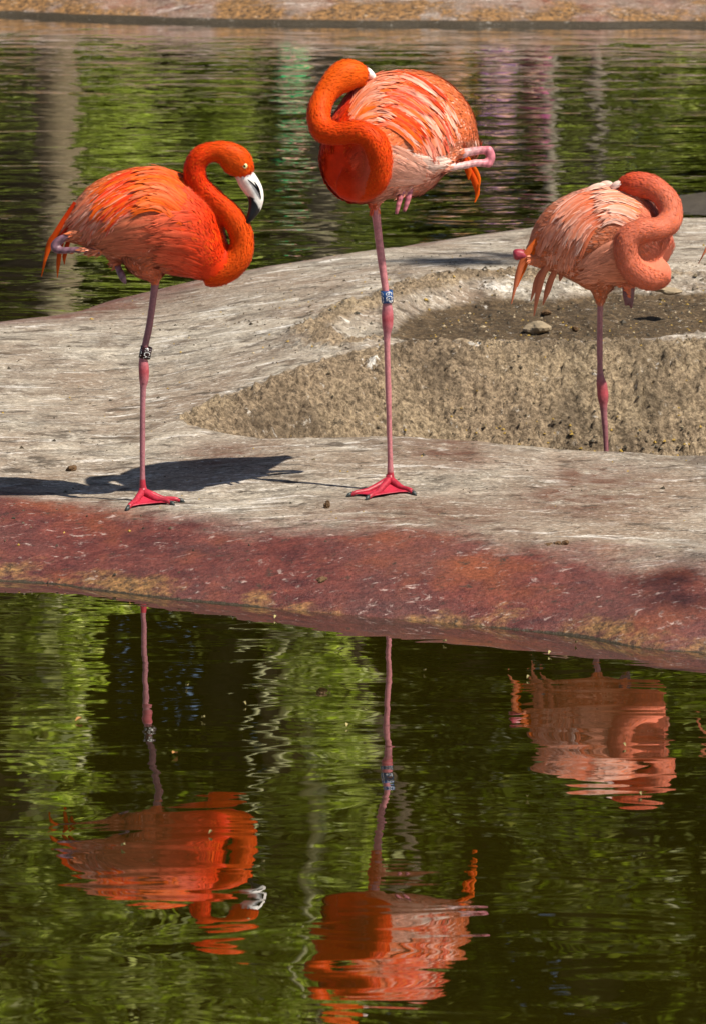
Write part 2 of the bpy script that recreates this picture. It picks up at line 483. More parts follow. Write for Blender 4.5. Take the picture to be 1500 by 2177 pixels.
# far bank of the pond
bk = line_of([(0, 38), (350, 48), (750, 53), (1500, 61)], 0)
slope = (bk[-1, 1]-bk[0, 1])/(bk[-1, 0]-bk[0, 0])
def bank_y(x):
    return np.where((x > bk[0, 0]) & (x < bk[-1, 0]), np.interp(x, bk[:, 0], bk[:, 1]),
                    np.where(x <= bk[0, 0], bk[0, 1]+(x-bk[0, 0])*slope*.6, bk[-1, 1]+(x-bk[-1, 0])*slope*.6))
bx = grid_axis([(-30, -2.2, .5), (-2.2, 2.2, .014), (2.2, 30, .5)])
by = grid_axis([(-.35, 2.2, .025), (2.2, 5.5, .15)])
BX, BD = np.meshgrid(bx, by)
BY = bank_y(BX)+BD
sdb = BD+(fbm(BX*1.5, BX*0, 41, 3)-.5)*.25
BZ = np.where(sdb > 0, .17*(1-np.exp(-sdb/.28)), sdb*.9)+sstep(0, .4, sdb)*(fbm(BX*4, BD*4, 42, 4)-.5)*.03+sstep(.8, 4, BD)*.05
nb = fbm(BX*2, BD*3, 43, 4)-.5
far_bank = heightfield('far_bank', bx, by, BZ, M_conc, {
    'zone': np.stack([((1-sstep(.22, .62, sdb+nb*.5))*(.36+.22*fbm(BX*1.3, BX*0+2, 47, 3))).ravel(), (0*BX).ravel(), (.0*BX).ravel()], 1),
    'zone_b': np.stack([((1-sstep(.03, .3, sdb+nb*.4))*.85).ravel(), (1-sstep(.01, .05, sdb)).ravel(), (0*BX).ravel()], 1)})
far_bank.data.vertices.foreach_set('co', np.stack([BX.ravel(), BY.ravel(), BZ.ravel()], 1).ravel())
far_bank.data.update()
tag(far_bank, kind='structure')

# ground sheet to the horizon with the pond bed sunk into it
gx = np.array([-900, -200, -60, -33, -28, -20, -10, 0, 10, 20, 28, 33, 60, 200, 900.])
gy = np.array([-900, -200, -40, -12, -8.4, -7.2, -4, 0, 4, 8, 10.2, 10.9, 13, 18, 30, 60, 200, 900.])
AX, AY = np.meshgrid(gx, gy)
pond = (np.abs(AX) <= 28) & (AY >= -7.2) & (AY <= 10.2)
AZ = np.where(pond, -.7, .20)
ground = heightfield('ground', gx, gy, AZ, M_earth, {})
tag(ground, kind='structure')

# water: one flat sheet with an opening where the island stands
bm = bmesh.new()
outer = [bm.verts.new(v) for v in ((-32, -8.0, 0), (32, -8.0, 0), (32, 10.75, 0), (-32, 10.75, 0))]
cen = outline.mean(0)
innr = [bm.verts.new((*(cen+(p-cen)*.925), 0)) for p in outline]
ed = [bm.edges.new((outer[i], outer[(i+1) % 4])) for i in range(4)]
ed += [bm.edges.new((innr[i], innr[(i+1) % len(innr)])) for i in range(len(innr))]
bmesh.ops.triangle_fill(bm, use_beauty=True, use_dissolve=False, edges=ed)
for f in list(bm.faces):
    if f.normal.z < 0: f.normal_flip()
wme = bpy.data.meshes.new('water'); bm.to_mesh(wme); bm.free()
water = obj('water', wme, M_water, smooth=False)
tag(water, kind='structure')

# ------------------------------------------------------------------ flamingos
RED = np.array((.62, .030, .002)); ORANGE = np.array((.76, .125, .006)); PINK = np.array((.70, .22, .12))
SALMON = np.array((.54, .175, .092)); PALE = np.array((.78, .42, .32)); WHITE = np.array((.86, .68, .60))
LEG = np.array((.40, .155, .18)); KNEE = np.array((.36, .055, .07)); FOOT = np.array((.38, .024, .045))

def letters(text, r, height, centre, axis_tilt, mat, parent, cols=3, face_ang=-.25):
    """text running down a ring, letter tops towards +x, repeated round the ring"""
    cu = bpy.data.curves.new('lettering', 'FONT'); cu.body = text; cu.size = 1.0; cu.resolution_u = 3
    cu.fill_mode = 'FRONT'; cu.extrude = 0; cu.offset = -.006; cu.space_character = 1.05
    o = bpy.data.objects.new('tmp', cu); C.objects.link(o)
    me = eval_mesh(o); bpy.data.objects.remove(o)
    co = np.array([v.co[:] for v in me.vertices]); fs = [tuple(p.vertices) for p in me.polygons]
    co[:, :2] -= co[:, :2].min(0); L = co[:, 0].max(); Hh = co[:, 1].max()
    s = height/L
    wx = 2*math.pi*r/cols*.72
    V = []; Fc = []
    for c in range(cols):
        o0 = len(V)
        for x, y, _ in co:
            th = face_ang+c*2*math.pi/cols+((y/Hh)-.5)*wx/r
            V.append(np.array((math.sin(th)*r, -math.cos(th)*r, height/2-x*s)))
        Fc += [tuple(i+o0 for i in f) for f in fs]
    M = axis_tilt
    V = [np.array(M @ Vector(v))+np.array(centre) for v in V]
    m2 = mesh('lettering', V, Fc)
    return obj('lettering', m2, mat, parent, smooth=False)

def build_bird(spec):
    d0 = spec['foot'][2]                       # world y of the standing foot
    Y0 = d0
    fx, fy = spec['foot'][:2]
    foot_w = at_y(fx, fy, Y0)
    scale = F/((foot_w-CAM).dot(FWD))          # photograph pixels per metre here
    root = empty('flamingo', foot_w)
    O = np.array(foot_w)
    W = lambda p: np.array(at_y(p[0], p[1], Y0-p[2]/scale))       # (px, py, depth towards viewer in px)
    # --- skeleton tubes
    tubes = []; samp = []                      # samples: pos, radius, part, t, tangent
    def add(part, pts, n, sec=14, caps=True):
        a = catmull(pts, n)
        P = np.array([W(q[:3]) for q in a]); r1 = a[:, 3]/scale; r2 = a[:, 4]/scale
        if part in ('leg', 'tuck'):
            wv = 1+.05*np.sin(np.linspace(0, 37, n))+.05*(rng.random(n)-.5); r1 = r1*wv; r2 = r2*wv
        if part == 'neck':
            wv = 1+.035*np.sin(np.linspace(0, 23, n)+n)+.02*np.sin(np.linspace(0, 51, n)); r1 = r1*wv; r2 = r2*wv
        tubes.append(tube_verts(P, np.maximum(r1, .0012), np.maximum(r2, .0012), sec))
        tn = np.gradient(P, axis=0); tn /= np.linalg.norm(tn, axis=1)[:, None]+1e-9
        for i in range(n): samp.append((P[i], max((r1[i]+r2[i])/2, .001), part, i/(n-1), tn[i]))
    for part, pts, n, sec in spec['parts']: add(part, pts, n, sec)
    V, Fc = join(tubes)
    tmp = bpy.data.objects.new('tmp', mesh('tmp', V, Fc)); C.objects.link(tmp)
    md = tmp.modifiers.new('r', 'REMESH'); md.mode = 'VOXEL'; md.voxel_size = .0030; md.use_smooth_shade = True
    me = eval_mesh(tmp); bpy.data.objects.remove(tmp)
    nv = len(me.vertices)
    co = np.empty(nv*3, np.float32); me.vertices.foreach_get('co', co); co = co.reshape(-1, 3).astype(float)
    ed = np.empty(len(me.edges)*2, np.int32); me.edges.foreach_get('vertices', ed); ed = ed.reshape(-1, 2)
    SP = np.array([s[0] for s in samp]); SR = np.array([s[1] for s in samp]); ST = np.array([s[4] for s in samp])
    names = [s[2] for s in samp]; stt = np.array([s[3] for s in samp])
    def classify(P):
        idx = np.empty(len(P), int)
        for a in range(0, len(P), 4000):
            D = np.linalg.norm(P[a:a+4000, None, :]-SP[None], axis=2)/SR[None]
            idx[a:a+4000] = D.argmin(1)
        return idx
    idx = classify(co)
    isleg = np.array([names[i] in ('leg', 'tuck') for i in idx])
    for it in range(10):                       # smooth the plumage, keep the legs crisp
        acc = np.zeros_like(co); cnt = np.zeros(nv)
        np.add.at(acc, ed[:, 0], co[ed[:, 1]]); np.add.at(acc, ed[:, 1], co[ed[:, 0]])
        np.add.at(cnt, ed[:, 0], 1); np.add.at(cnt, ed[:, 1], 1)
        av = acc/np.maximum(cnt, 1)[:, None]
        k = np.where(isleg, .12 if it < 4 else 0, .6)[:, None]
        co = co+(av-co)*k
    me.vertices.foreach_set('co', co.astype(np.float32).ravel()); me.update()
    nrm = np.empty(nv*3, np.float32); me.vertex_normals.foreach_get('vector', nrm); nrm = nrm.reshape(-1, 3).astype(float)
    colf = spec['color']
    pxs = np.array([((p-np.array(CAM)) @ np.array((1, 0, 0)))/((p-np.array(CAM)) @ np.array(FWD))*F+750 for p in co])
    pys = np.array([1088.5-((p-np.array(CAM)) @ np.array(UPV))/((p-np.array(CAM)) @ np.array(FWD))*F for p in co])
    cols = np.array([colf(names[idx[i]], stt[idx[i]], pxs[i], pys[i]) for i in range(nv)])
    tv, tf = join([tb for tb, sp_ in zip(tubes, spec['parts']) if sp_[0] in ('torso', 'thigh', 'belly')])
    bvh = BVHTree.FromPolygons([tuple(c) for c in tv], tf)
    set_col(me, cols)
    me.vertices.foreach_set('co', (co-O).astype(np.float32).ravel()); me.update()
    me.materials.clear(); me.materials.append(M_body); me.materials.append(M_skin)
    pl = np.array([int(isleg[p.vertices[0]]) for p in me.polygons], np.int32)
    me.polygons.foreach_set('material_index', pl)
    me.name = 'body'
    obj('body', me, None, root)
    # --- contour feathers: short barbs lying along the body
    keep = np.where(~isleg)[0]
    nf = spec.get('nplume', 60000)
    nk = np.array([n_ == 'neck' for n_ in names])
    pick = rng.choice(keep, nf, replace=True)
    near_neck = {}
    for a in range(0, nf, 3000):
        q = co[pick[a:a+3000]]
        Dn = (np.linalg.norm(q[:, None]-SP[nk][None], axis=2)/SR[nk][None]).min(1)
        for ii, dd in zip(pick[a:a+3000], Dn): near_neck[ii] = dd
    PV = []; PF = []; PC = []
    for i in pick:
        nm = names[idx[i]]; n_ = nrm[i]; tg = ST[idx[i]]
        if nm != 'neck' and near_neck[i] < 1.03: continue
        dr = -tg if spec['flow'].get(nm, 1) < 0 else tg
        dr = dr-n_*dr.dot(n_); L0 = np.linalg.norm(dr)
        if L0 < .15: continue
        dr /= L0
        sd = np.cross(n_, dr)
        small = nm in ('neck', 'head') or near_neck[i] < 1.45
        ln = (.0060 if small else .015)*rnd.uniform(.7, 1.25); wd = (.0013 if small else .0022)*rnd.uniform(.7, 1.3)
        tilt = (.02 if small else .09)*rnd.uniform(.3, 1.3)
        yaw = rnd.gauss(0, .22); dr2 = dr*math.cos(yaw)+sd*math.sin(yaw); sd2 = np.cross(n_, dr2)
        p = co[i]+n_*.0002+(rng.random(3)-.5)*.003-O
        b = len(PV)
        PV += [p, p+dr2*ln*.5+sd2*wd+n_*ln*tilt*.45, p+dr2*ln+n_*ln*tilt*.8-n_*ln*.02, p+dr2*ln*.5-sd2*wd+n_*ln*tilt*.45]
        PF.append((b, b+1, b+2, b+3))
        g = rnd.gauss(1, .07 if small else .14); c = cols[i]*g
        if not small and c[1] > .16 and rnd.random() < .18: c = c*.5+PALE*.5*g
        elif rnd.random() < .15: c = c*.6+ORANGE*.4
        PC += [c*.85, c, np.minimum(c*1.12, .95), c]
    pm = mesh('plumage', PV, PF); set_col(pm, np.clip(PC, 0, .95))
    tag(obj('plumage', pm, M_feather, root), kind='stuff')
    # --- wing feathers laid on the body surface
    def feather(path2, w, c0, c1, edge, lift, far=False, rows=9, curl=0, tipw=.05):
        pts = []; nn = []
        P2 = catmull(path2, rows)
        for q in P2:
            dr = Vector(ray(q[0], q[1])).normalized()
            if far:
                o_ = Vector(at_y(q[0], q[1], Y0+1.0)); h = bvh.ray_cast(o_, -dr)
            else:
                h = bvh.ray_cast(CAM, dr)
            pw = Vector(at_y(q[0], q[1], Y0-(q[2] if len(q) > 2 else 0)/scale))
            if h[0] is None:
                h = bvh.find_nearest(pw)
                n_ = pw-h[0]; n_ = n_.normalized() if n_.length > 1e-5 else Vector((0, 0, 1))
                hn = Vector(h[1]) if Vector(h[1]).dot(n_) > 0 else -Vector(h[1])
                pts.append(np.array(h[0])); nn.append(np.array((n_+hn).normalized()))
            else:
                look = -dr if far else dr
                hn = Vector(h[1]) if Vector(h[1]).dot(look) < 0 else -Vector(h[1])
                pts.append(np.array(h[0])); nn.append(np.array(hn))
        pts = np.array(pts); nn = np.array(nn)
        for _ in range(2):                     # smooth the laid path so feathers bridge hollows
            pts[1:-1] = pts[1:-1]*.5+(pts[:-2]+pts[2:])*.25
            nn[1:-1] = nn[1:-1]*.5+(nn[:-2]+nn[2:])*.25
        nn /= np.linalg.norm(nn, axis=1)[:, None]
        tn = np.gradient(pts, axis=0); tn /= np.linalg.norm(tn, axis=1)[:, None]+1e-9
        Vv = []; Cc = []; Fa = []
        for i in range(rows):
            t = i/(rows-1)
            ww = w/scale*(min(1, .35+t*2.2) if t < .3 else 1)*max(tipw, math.sqrt(max(0, 1-((max(t, .55)-.55)/.45)**2.2)))
            sd = np.cross(nn[i], tn[i]); sd /= np.linalg.norm(sd)+1e-9
            ctr = pts[i]+nn[i]*(lift*(.35+.65*t)+curl*t*t)
            for k, u in enumerate((-1, -.5, 0, .5, 1)):
                z = -.16*ww*abs(u)**1.6
                Vv.append(ctr+sd*ww*u+nn[i]*z-O)
                c = c0*(1-t)+c1*t
                e = abs(u)**2*.75
                c = c*(1-e)+edge*e if u > 0 else c*(1-.35*e)+edge*.35*e
                Cc.append(c*rnd.uniform(.88, 1.1)*(1 if u else .9))
        for i in range(rows-1):
            for k in range(4):
                a = i*5+k; Fa.append((a, a+1, a+6, a+5))
        for _ in range(6 if not far else 3):                # loose barbs that break the feather's edge
            i = rnd.randint(1, rows-2); u = rnd.uniform(-1, 1); t = i/(rows-1)
            a_ = Vv[i*5+2]+(Vv[i*5+(4 if u > 0 else 0)]-Vv[i*5+2])*abs(u)
            sd = Vv[i*5+4]-Vv[i*5]; sl = np.linalg.norm(sd)+1e-9; sd = sd/sl
            dr2 = tn[i]+sd*(u*.22+rnd.gauss(0, .07)); ln = rnd.uniform(.010, .026); bw = rnd.uniform(.0005, .0011)
            up = nn[i]*rnd.uniform(.0006, .0016)
            c = (c0*(1-t)+c1*t)*.6+edge*.4; c = np.clip(c*rnd.gauss(1, .2), 0, .95)
            o0 = len(BV); BV.extend([a_+up*.3+sd*bw, a_+up*.3-sd*bw, a_+dr2*ln*.6+up-sd*bw, a_+dr2*ln+up*.7, a_+dr2*ln*.6+up+sd*bw])
            BF.append((o0, o0+1, o0+2, o0+3, o0+4)); BC.extend([c]*5)
        fm = mesh('feather', Vv, Fa); set_col(fm, np.clip(Cc, 0, .95))
        return obj('feather', fm, M_feather, root)
    BV = []; BF = []; BC = []
    for tr in spec['tracts']:
        g0 = catmull(tr['g0'], 24); g1 = catmull(tr['g1'], 24)
        n = tr['n']
        for far in ((False, True) if tr.get('far', True) else (False,)):
            m = n if not far else max(3, n//3)
            for i in range(m):
                s = (i+.5)/m+rnd.uniform(-.25, .25)/m
                g = g0*(1-s)+g1*s
                t0 = tr['t'][0]+rnd.uniform(-.10, .08); t1 = tr['t'][1]+rnd.uniform(-.16, .06)
                ii = np.clip(np.linspace(t0, t1, 6), 0, 1)*23
                path = np.stack([np.interp(ii, np.arange(24), g[:, k]) for k in range(g.shape[1])], 1)
                path[:, :2] += np.array([[rnd.uniform(-2, 2), rnd.uniform(-2, 2)]])
                c0, c1, e = tr['col'](s, rnd)
                feather(path, tr['w']*rnd.uniform(.85, 1.15), c0, c1, e, tr['lift']*rnd.uniform(.8, 1.25), far)
    bmh_ = mesh('feather_barbs', BV, BF); set_col(bmh_, BC); tag(obj('feather_barbs', bmh_, M_feather, root), kind='stuff')
    for pth, w, c0, c1 in spec.get('plumes', ()):       # drooping tail feathers, free in the air
        a = catmull(pth, 10); P = np.array([W(q[:3]) for q in a])
        Vv = []; Cc = []; Fa = []
        tn = np.gradient(P, axis=0); tn /= np.linalg.norm(tn, axis=1)[:, None]
        for i in range(10):
            t = i/9; ww = w/scale*(.7+.3*math.sin(math.pi*t))*max(.06, 1-max(0, t-.6)**1.3*2.6)
            sd = np.cross(tn[i], (0.25, 1, 0.1)); sd /= np.linalg.norm(sd); up = np.cross(sd, tn[i])
            for u in (-1, 0, 1):
                Vv.append(P[i]+sd*ww*u+up*(.3*ww*(1-abs(u)))-O); Cc.append((c0*(1-t)+c1*t)*rnd.uniform(.85, 1.1))
            for u in (1, 0, -1):
                Vv.append(P[i]+sd*ww*u*.98-up*(.1*ww)-O); Cc.append((c0*(1-t)+c1*t)*.95)
        for i in range(9):
            for k in range(6): Fa.append((i*6+k, i*6+(k+1) % 6, (i+1)*6+(k+1) % 6, (i+1)*6+k))
        fm = mesh('tail_feather', Vv, Fa); set_col(fm, np.clip(Cc, 0, .95)); obj('tail_feather', fm, M_feather, root)
    # --- bill
    if 'bill' in spec:
        a = catmull(spec['bill'], 26); P = np.array([W(q[:3]) for q in a])
        Vv, Fa = tube_verts(P, a[:, 3]/scale, a[:, 4]/scale, 20)
        Cc = []
        for i in range(26):
            t = i/25
            for k in range(20):
                cth = math.cos(2*math.pi*k/20)*spec.get('bill_flip', 1)
                black = t > spec['bill_black']+.14*cth
                base = np.array((.80, .77, .74)) if cth > -.15 else np.array((.80, .55, .47))
                Cc.append(np.array((.012, .012, .014)) if black else base)
        Cc += [Cc[0], Cc[-1]]
        bmh = mesh('bill', [v-O for v in Vv], Fa); set_col(bmh, Cc)
        bl = obj('bill', bmh, M_bill, root)
        if 'gape' in spec:
            for q in spec['gape']:
                g = catmull(q, 12)
                PP = []
                for w_ in g:
                    PP.append(W(w_[:3]))
                vm = tube([p-O for p in PP], [(.0006+.0011*math.sin(math.pi*i/11)) for i in range(12)], None, 6)
                obj('gape_line', vm, M_pupil, bl)
    for ex, ey, ew, er in spec.get('eyes', ()):
        cpos = W((ex, ey, ew))-O
        e1 = obj('eye', blob(cpos, er/scale, er/scale*.6, er/scale, 1, 0, 3), M_eye, root)
        obj('pupil', blob(cpos+np.array((0, -er/scale*.42, 0)), er/scale*.42, er/scale*.3, er/scale*.42, 1, 0, 2), M_pupil, e1)
    # --- foot: three webbed front toes and a small hind toe, on the ground
    yaw = spec['foot_yaw']; S = spec.get('foot_size', .085)
    ank = np.array((0, 0, .020))
    parts = []; tips = []; toes = []
    gl = lambda x, y: ground_z(O[0]+x, O[1]+y)-O[2]
    for a_, ln in spec.get('toes', [(yaw-.62, S*.92), (yaw, S*1.05), (yaw+.62, S*.92)]):
        ex, ey = math.sin(a_)*ln, -math.cos(a_)*ln
        q = []
        for t in np.linspace(0, 1, 8):
            hz = .016*(1-t)**2+.0045+.003*math.sin(t*math.pi*3)*t
            q.append(np.array((ex*t, ey*t, gl(ex*t, ey*t)+hz)))
        toes.append(np.array(q)); tips.append(q[-1])
        parts.append(tube_verts(q, np.linspace(.0078, .0046, 8), np.linspace(.0078, .0042, 8), 8, (0, 0, 1)))
    hx, hy = -math.sin(yaw)*.022, math.cos(yaw)*.022
    parts.append(tube_verts([(0, 0, .022), (hx*.6, hy*.6, .016), (hx, hy, gl(hx, hy)+.006)], [.005, .004, .0025], None, 8))
    parts.append(tube_verts([(0, 0, .030), (0, 0, .018), (0, 0, .006)], [.0075, .0090, .0075], None, 10, (0, 1, 0)))
    Vv, Fa = join(parts)
    fcol = [FOOT*rnd.uniform(.85, 1.15) for _ in Vv]
    for a_, b_ in ((toes[0], toes[1]), (toes[1], toes[2])):       # webs, sagging between the toes, with thickness
        o0 = len(Vv)
        for i in range(8):
            for k in range(5):
                u = k/4; back_ = 1-.16*math.sin(math.pi*u)
                p0 = a_[0]+(a_[-1]-a_[0])*0; ti = i/7*.93*back_*7
                f0 = int(min(ti, 6)); fr = ti-f0
                pa = a_[f0]*(1-fr)+a_[f0+1]*fr; pb = b_[f0]*(1-fr)+b_[f0+1]*fr
                p = pa*(1-u)+pb*u; p = p-np.array((0, 0, .0035*math.sin(math.pi*u)*(1-.5*i/7)))
                Vv.append(p); fcol.append(FOOT*np.array((1.15, .9, 1.1)))
        for i in range(8):
            for k in range(5):
                Vv.append(Vv[o0+i*5+k]-np.array((0, 0, .0016))); fcol.append(FOOT*.9)
        for i in range(7):
            for k in range(4):
                q = o0+i*5+k; Fa.append((q, q+1, q+6, q+5)); q += 40; Fa.append((q, q+5, q+6, q+1))
        for k in range(4):
            q = o0+35+k; Fa.append((q, q+1, q+41, q+40))
    fm = mesh('foot', Vv, Fa); set_col(fm, np.clip(fcol, 0, 1)); ft = obj('foot', fm, M_skin, root)
    for t_, q in zip(tips, toes):
        dr = (q[-1]-q[-3]); dr /= np.linalg.norm(dr)
        obj('claw', tube([q[-1]-dr*.004+np.array((0, 0, .001)), q[-1]+dr*.004, q[-1]+dr*.010-np.array((0, 0, .003))], [.0042, .0040, .0012], None, 8), M_claw, ft)
    # --- leg ring with letters
    if 'ring' in spec:
        rg = spec['ring']; p0 = W(rg['top']); p1 = W(rg['bot'])
        ax = Vector(p0-p1).normalized(); hgt = np.linalg.norm(p0-p1); r = rg['r']/scale
        Mx = Vector((0, 0, 1)).rotation_difference(ax).to_matrix()
        cc = (p0+p1)/2-O
        nseg = 28; Vv = []; Fa = []
        for rr_, zz in ((r, -hgt/2), (r, hgt/2), (r*.82, hgt/2), (r*.82, -hgt/2)):
            for k in range(nseg):
                th = 2*math.pi*k/nseg
                Vv.append(np.array(Mx @ Vector((math.cos(th)*rr_, math.sin(th)*rr_, zz)))+cc)
        for j in range(4):
            for k in range(nseg):
                k2 = (k+1) % nseg; j2 = (j+1) % 4
                Fa.append((j*nseg+k, j*nseg+k2, j2*nseg+k2, j2*nseg+k))
        ro = obj('leg_ring', mesh('leg_ring', Vv, Fa), rg['mat'], root)
        letters(rg['text'], r+.0004, hgt*.86, cc, Mx, M_white, ro, 4, rg.get('ang', .25))
    return root

def streak(r, pale=.3, deep=.35):
    q = r.random(); return RED*1.08 if q < deep else (PALE if q > 1-pale else ORANGE)
def jit(c, r, a=.12): return np.clip(c*r.gauss(1, a), 0, .95)
def lerp(a, b, t): t = min(1, max(0, t)); return a*(1-t)+b*t

# ---- bird A: awake, facing right
def colA(part, t, x, y):
    if part == 'leg': return lerp(LEG, KNEE, 1-abs(y-790)/32) if abs(y-790) < 32 else (LEG*(.58 if y < 740 else .82) if y < 1020 else FOOT)  # upper leg coloured darker for the shade the body casts on it
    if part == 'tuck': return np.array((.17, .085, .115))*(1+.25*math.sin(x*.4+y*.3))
    if part in ('neck', 'head'): return lerp(RED*1.02, ORANGE*.95+RED*.05, .25+.3*math.sin(t*9))*(.97)
    k = (x-230)/230.0
    c = lerp(SALMON*.95, RED*1.05, k)
    if y > 505 and x < 370: c = lerp(c, SALMON*.85, .6*min(1, (y-505)/40))
    if y < 400: c = lerp(c, ORANGE, .5)
    return c
birdA = build_bird(dict(
    foot=(304, 1068, at_z(304, 1068, ground_z(-.41, .06)).y),
    parts=[
        ('torso', [(125, 497, 0, 12, 16), (165, 483, 0, 40, 45), (215, 468, 0, 78, 78), (270, 462, 0, 100, 98), (330, 466, 0, 109, 102), (380, 492, 0, 103, 95), (418, 525, 0, 78, 76), (455, 556, 4, 48, 48), (478, 568, 6, 36, 36)], 40, 20),
        ('thigh', [(330, 520, 45, 60, 45), (300, 545, 40, 42, 38), (325, 580, 10, 22, 22), (330, 598, 0, 9, 9)], 10, 14),
        ('neck', [(440, 566, 4, 42, 42), (478, 566, 8, 37, 36), (508, 542, 12, 29, 30), (514, 503, 15, 26, 26), (492, 459, 19, 24, 24), (455, 424, 24, 23, 24), (423, 392, 27, 24, 24), (414, 362, 28, 23, 23), (424, 335, 28, 22, 23), (450, 322, 28, 22, 23), (478, 325, 28, 26, 25), (500, 340, 28, 32, 25), (516, 358, 28, 27, 21), (524, 374, 28, 18, 17)], 70, 16),
        ('leg', [(333, 570, 0, 12, 12), (329, 610, 0, 8.8, 9), (318, 690, 0, 7.6, 8), (308, 738, 0, 7.8, 8), (305, 765, 0, 9.5, 10), (306, 788, 0, 12, 11.5), (306, 808, 0, 10, 10), (304, 835, 0, 7, 7.5), (303, 940, 0, 6, 6.5), (303, 1010, 0, 6.3, 7), (304, 1036, 0, 7.6, 8), (305, 1054, 0, 10, 9)], 60, 12),
        ('tuck', [(235, 490, 60, 12, 12), (180, 494, 50, 8, 8), (146, 502, 46, 7.5, 8), (122, 514, 44, 9.5, 9), (117, 526, 46, 9.5, 9), (132, 532, 50, 7.5, 8), (170, 530, 58, 6.5, 7), (205, 534, 55, 6.5, 7), (232, 535, 15, 7, 7), (245, 555, 10, 7, 8), (255, 577, 30, 8, 8), (262, 592, 36, 7, 8), (268, 604, 38, 3, 4)], 50, 12),
    ],
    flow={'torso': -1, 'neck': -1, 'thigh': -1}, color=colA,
    tracts=[
        dict(g0=[(380, 385, 0), (330, 358, 0), (260, 372, 0), (190, 420, 0), (140, 478, 0)], g1=[(375, 470, 0), (320, 440, 0), (262, 455, 0), (222, 490, 0), (205, 530, 0)], n=37, t=(.42, 1.0), w=6.2, lift=0.0050,
             col=lambda s, r: (jit(lerp(ORANGE, RED, .3), r), jit(lerp(SALMON, PALE, r.random()**2*.9), r), jit(lerp(RED, PALE, r.random()**1.6), r))),
        dict(g0=[(392, 385, 0), (335, 355, 0), (262, 370, 0), (195, 415, 0), (150, 465, 0)], g1=[(372, 470, 0), (320, 440, 0), (268, 452, 0), (232, 490, 0), (215, 525, 0)], n=34, t=(.24, .80), w=5.6, lift=0.0065,
             col=lambda s, r: (jit(RED*1.05, r), jit(streak(r, .28, .3), r), jit(lerp(RED, PALE, r.random()**2), r))),
        dict(g0=[(400, 390, 0), (345, 360, 0), (280, 370, 0), (220, 400, 0), (180, 440, 0)], g1=[(385, 480, 0), (340, 445, 0), (295, 450, 0), (250, 480, 0), (225, 515, 0)], n=37, t=(.05, .52), w=5.6, lift=0.0076,
             col=lambda s, r: (jit(lerp(RED, ORANGE, .5), r), jit(lerp(ORANGE, SALMON, r.random()), r), jit(lerp(ORANGE, RED, r.random()), r))),
        dict(g0=[(395, 445, 0), (340, 440, 0), (290, 448, 0), (240, 465, 0), (195, 498, 0)], g1=[(400, 560, 0), (350, 545, 0), (300, 540, 0), (255, 535, 0), (215, 530, 0)], n=21, t=(.25, 1.0), w=8.0, lift=0.0054, far=False,
             col=lambda s, r: (jit(lerp(RED, SALMON, .45), r), jit(SALMON*.9, r), jit(SALMON, r))),
        dict(g0=[(425, 450, 0), (390, 450, 0), (350, 455, 0), (310, 462, 0), (270, 480, 0)], g1=[(430, 590, 0), (395, 575, 0), (355, 560, 0), (310, 555, 0), (270, 555, 0)], n=24, t=(.05, .7), w=6.6, lift=0.0061, far=False,
             col=lambda s, r: (jit(RED, r), jit(lerp(RED, SALMON, .55), r), jit(lerp(RED, SALMON, .5), r))),
    ],
    plumes=[([(160, 430, 20), (125, 485, 22), (102, 530, 20), (88, 588, 18)], 6, RED*.75, ORANGE*.8), ([(165, 440, 5), (128, 490, 0), (106, 520, 0), (94, 560, -5)], 9, RED*.6, ORANGE*.7),
            ([(150, 470, 0), (130, 520, -5), (124, 560, -5), (122, 590, -5)], 5, RED*.6, ORANGE*.8), ([(160, 475, -10), (143, 520, -15), (137, 545, -15), (137, 562, -15)], 5, RED*.6, ORANGE*.7),
            ([(190, 440, 40), (155, 480, 36), (135, 500, 30), (118, 530, 30)], 8, RED*.5, RED*.6)],
    bill=[(510, 366, 28, 15, 14), (521, 376, 28, 20, 15), (530, 389, 28, 21, 15), (539, 404, 28, 19.5, 14), (544, 421, 28, 16.5, 12), (542, 440, 28, 13.5, 10), (534, 458, 28, 9, 8), (524, 474, 28, 3.5, 4)],
    bill_black=.60, bill_flip=1,
    gape=[[(527, 381, 42.5), (540, 393, 42.5), (551, 408, 41), (555, 422, 38)], [(541, 386, 40), (548, 397, 40), (553, 408, 39)]],
    eyes=[(520, 352, 47, 6.5)],
    foot_yaw=.6, foot_size=.082, toes=[(-.30, .086), (.80, .080), (1.45, .074)],
    ring=dict(top=(312, 737, 0), bot=(307, 761, 0), r=12.5, text='HCA', mat=M_maroon, ang=.38)))
tag(birdA, 'red flamingo with raised head and S-curved neck, dark leg ring lettered HCA', 'flamingo', 'flamingos standing on one leg')

# ---- bird B: asleep, chest towards the viewer, head laid on its back
def colB(part, t, x, y):
    if part == 'leg': return lerp(LEG, KNEE, 1-abs(y-680)/36) if abs(y-680) < 36 else (LEG*np.array((1.12, 1.05, 1)) if y < 1005 else FOOT)
    if part == 'tuck' and x < 890: return np.array((.50, .15, .19))*(.8+.3*math.sin(y*.5))
    if part == 'tuck': return lerp(np.array((.56, .36, .35)), np.array((.50, .15, .19)), (x-985)/50)*(1+.16*math.sin(x*.55+y*.2))
    if part in ('neck', 'head'): return lerp(RED, ORANGE, .25+.55*sstep(.45, .95, np.array(t)))
    if part == 'thigh': return lerp(SALMON, PALE, .75)
    k = (x-745)/90.0
    c = lerp(RED*.95, SALMON, k)
    if y < 300 and x > 780: c = lerp(c, ORANGE, .45)
    if y > 345 and x > 800: c = lerp(c, PALE*np.array((.95, .8, .8)), .5)
    return c
yB = at_z(828, 1040, ground_z(.07, 0)).y
